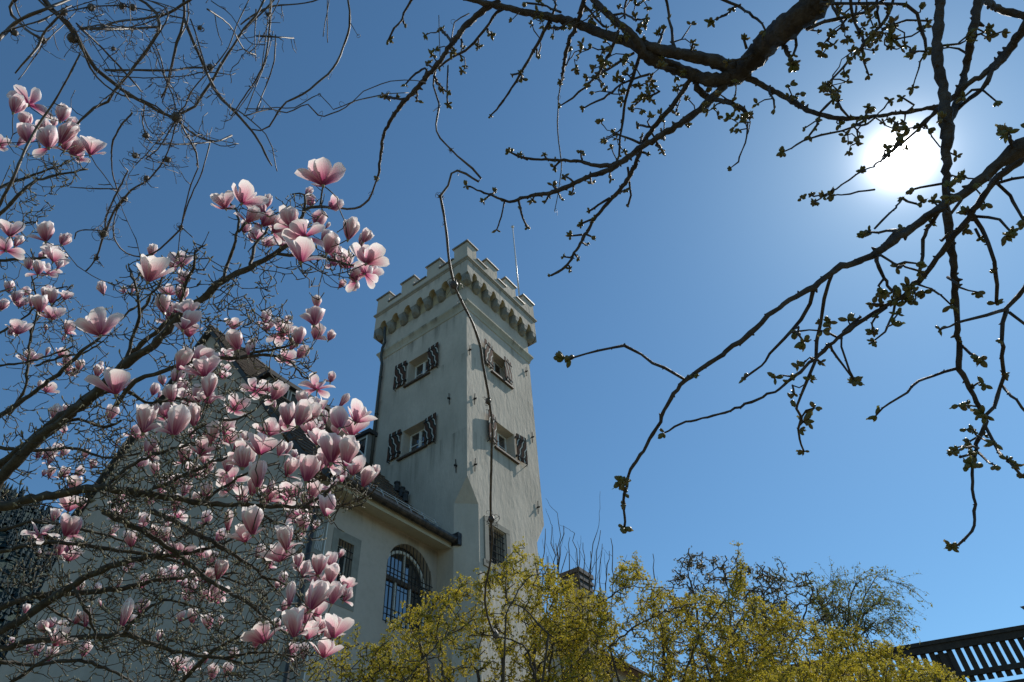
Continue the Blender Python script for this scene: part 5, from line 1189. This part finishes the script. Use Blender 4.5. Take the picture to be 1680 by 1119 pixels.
shrub('low_hedge', 'dense mustard yellow flowering bush low in front of the balcony balusters', 'shrub', gz(1450, 1140, 6)[:2]+(0.0,),
      [(1240, 1105), (1300, 1095), (1380, 1085), (1440, 1095), (1500, 1096), (1550, 1095), (1580, 1112), (1590, 1150)], 380, 5500, .024, M['yellow'], 24, depth=(6.0, .4), rmax=.02, trunks=5)
shrub('low_hedge', 'small yellow flowering bush with dark twigs between magnolia and arched window', 'shrub', gz(590, 1150, 6)[:2]+(0.0,),
      [(500, 1119), (520, 1075), (550, 1060), (580, 1040), (620, 1075), (660, 1090), (700, 1100)], 300, 1800, .024, M['yellow'], 25, depth=(6.2, .4), rmax=.02, trunks=4)
shrub('dark_twiggy_tree', 'dark densely twiggy tree with reddish buds standing between the yellow shrubs', 'tree', gz(1190, 1119, 10)[:2]+(0.0,),
      [(1080, 1000), (1110, 925), (1135, 908), (1160, 915), (1185, 905), (1210, 925), (1240, 930), (1265, 935), (1290, 965)], 800, 5000, .028, M['bud'], 26, depth=(9.4, .7), rmax=.05, trunks=7, rt=.008, boughs=('1190,1060,8 1215,1020,7 1250,975,5 1285,945,3', '1150,1060,7 1140,980,6 1128,940,4 1135,912,2', '1200,1040,6 1195,970,5 1185,930,3'))
shrub('dark_twiggy_tree', 'dark bare twiggy tree right of centre, its top just below the wispy birch', 'tree', gz(1300, 1119, 10)[:2]+(0.0,),
      [(1210, 990), (1250, 930), (1275, 925), (1300, 950), (1330, 945), (1350, 975), (1400, 1010), (1440, 1030)], 760, 5000, .028, M['rleaf'], 27, depth=(9.8, .7), rmax=.045, trunks=7, rt=.008, boughs=('1290,1080,7 1320,1010,5 1335,960,3', '1380,1090,6 1360,1040,5 1340,1000,3'))
# wispy birch: thin arching twigs
def whips(name, label, cat, base, stems, D, r, seed, leaf=None, side=6, droop=.0):
    rd = random.Random(seed); pl = Plant(seed); base = np.array(base); lf = MB()
    for T in stems:
        t_ = parse(T); t_ = [(x, y, w_) for x, y, w_ in t_]; Q = pl.limb(t_, D+rd.uniform(-.5, .5), D+rd.uniform(-.5, .5), k=5, step=.12, wob=.01)
        b = Q[0, :3]; Q0 = spline(np.array([[*(base+np.array([rd.uniform(-.1, .1), rd.uniform(-.1, .1), 0])), .02], [*((base+b)/2+np.array([0, 0, .3])), .015], [*b, Q[0, 3]]]), .2); pl.mb.tube(Q0[:, :3], Q0[:, 3], 6)
        for _ in range(side):
            i = rd.randrange(len(Q)//3, len(Q)); p = Q[i, :3]; dv = Q[min(i+1, len(Q)-1), :3]-Q[max(i-1, 0), :3]; dv /= np.linalg.norm(dv); L = rd.uniform(.2, .55); q = dv*.8+rng.normal(0, .35, 3); n = 7; pts = [p]; 
            for m in range(n): q = q+np.array([0, 0, -droop]); q /= np.linalg.norm(q); pts.append(pts[-1]+q*L/n+rng.normal(0, .006, 3))
            pl.mb.tube(np.array(pts), np.linspace(r*.8, r*.4, n+1), 4)
            if leaf:
                for m in pts[2:]:
                    for _ in range(2): a = rng.normal(0, .02, 3); lf.add([m+a, m+a+rng.normal(0, .02, 3), m+a+rng.normal(0, .02, 3)], [(0, 1, 2)])
    root = empty(name, tuple(base)); tag(root, label, cat); shift(pl.mb, -base); pl.mb.build('stems', M['sbark'], root, smooth=True)
    if leaf: shift(lf, -base); lf.build('catkins', leaf, root, kind='stuff')
whips('weeping_birch', 'wispy young birch with thin drooping twigs beside the dark twiggy tree', 'tree', gz(1390, 1140, 11)[:2]+(0.0,),
      ['1390,1080,3 1392,1010,2.2 1395,975,2.2 1405,958,1.6 1415,950,1', '1400,1060,3 1410,1000,2.2 1425,965,1.6 1438,948,1 1470,956,1', '1400,1060,3 1415,1010,2.2 1440,990,1.6 1465,1004,1', '1380,1060,3 1350,1000,1.6 1345,970,1.6 1362,955,1', '1405,1050,2.2 1430,1030,1.6 1455,1018,1', '1385,1050,2.2 1365,990,1.6 1370,960,1', '1400,1040,2.2 1420,985,1.6 1436,975,1.6 1460,985,1', '1395,1060,2.2 1375,1020,1.6 1352,995,1'], 10.5, .0035, 31, M['rleaf'], 45, .13)
wh = []
rw_ = random.Random(8)
for x, yt, yb in ((917, 844, 960), (896, 865, 950), (926, 863, 965), (942, 874, 975), (906, 862, 960), (950, 900, 980), (935, 880, 970), (985, 870, 980), (977, 873, 985), (1003, 883, 990), (990, 895, 985), (968, 905, 980), (1000, 905, 990), (900, 912, 960), (958, 890, 980), (1072, 907, 990), (910, 890, 970), (930, 905, 975)):
    xb = x+rw_.uniform(-22, 28)*(.6); wh.append('%d,%d,2 %d,%d,1.6 %d,%d,1' % (xb, yb+60, (x+xb)/2+rw_.uniform(-4, 4), (yt+yb)/2, x, yt))
whips('pollard_shoots', 'straight bare upright shoots rising around the square chimney', 'shrub', gz(950, 1119, 9)[:2]+(0.0,), wh, 8.8, .004, 32, None, 2, -.05)
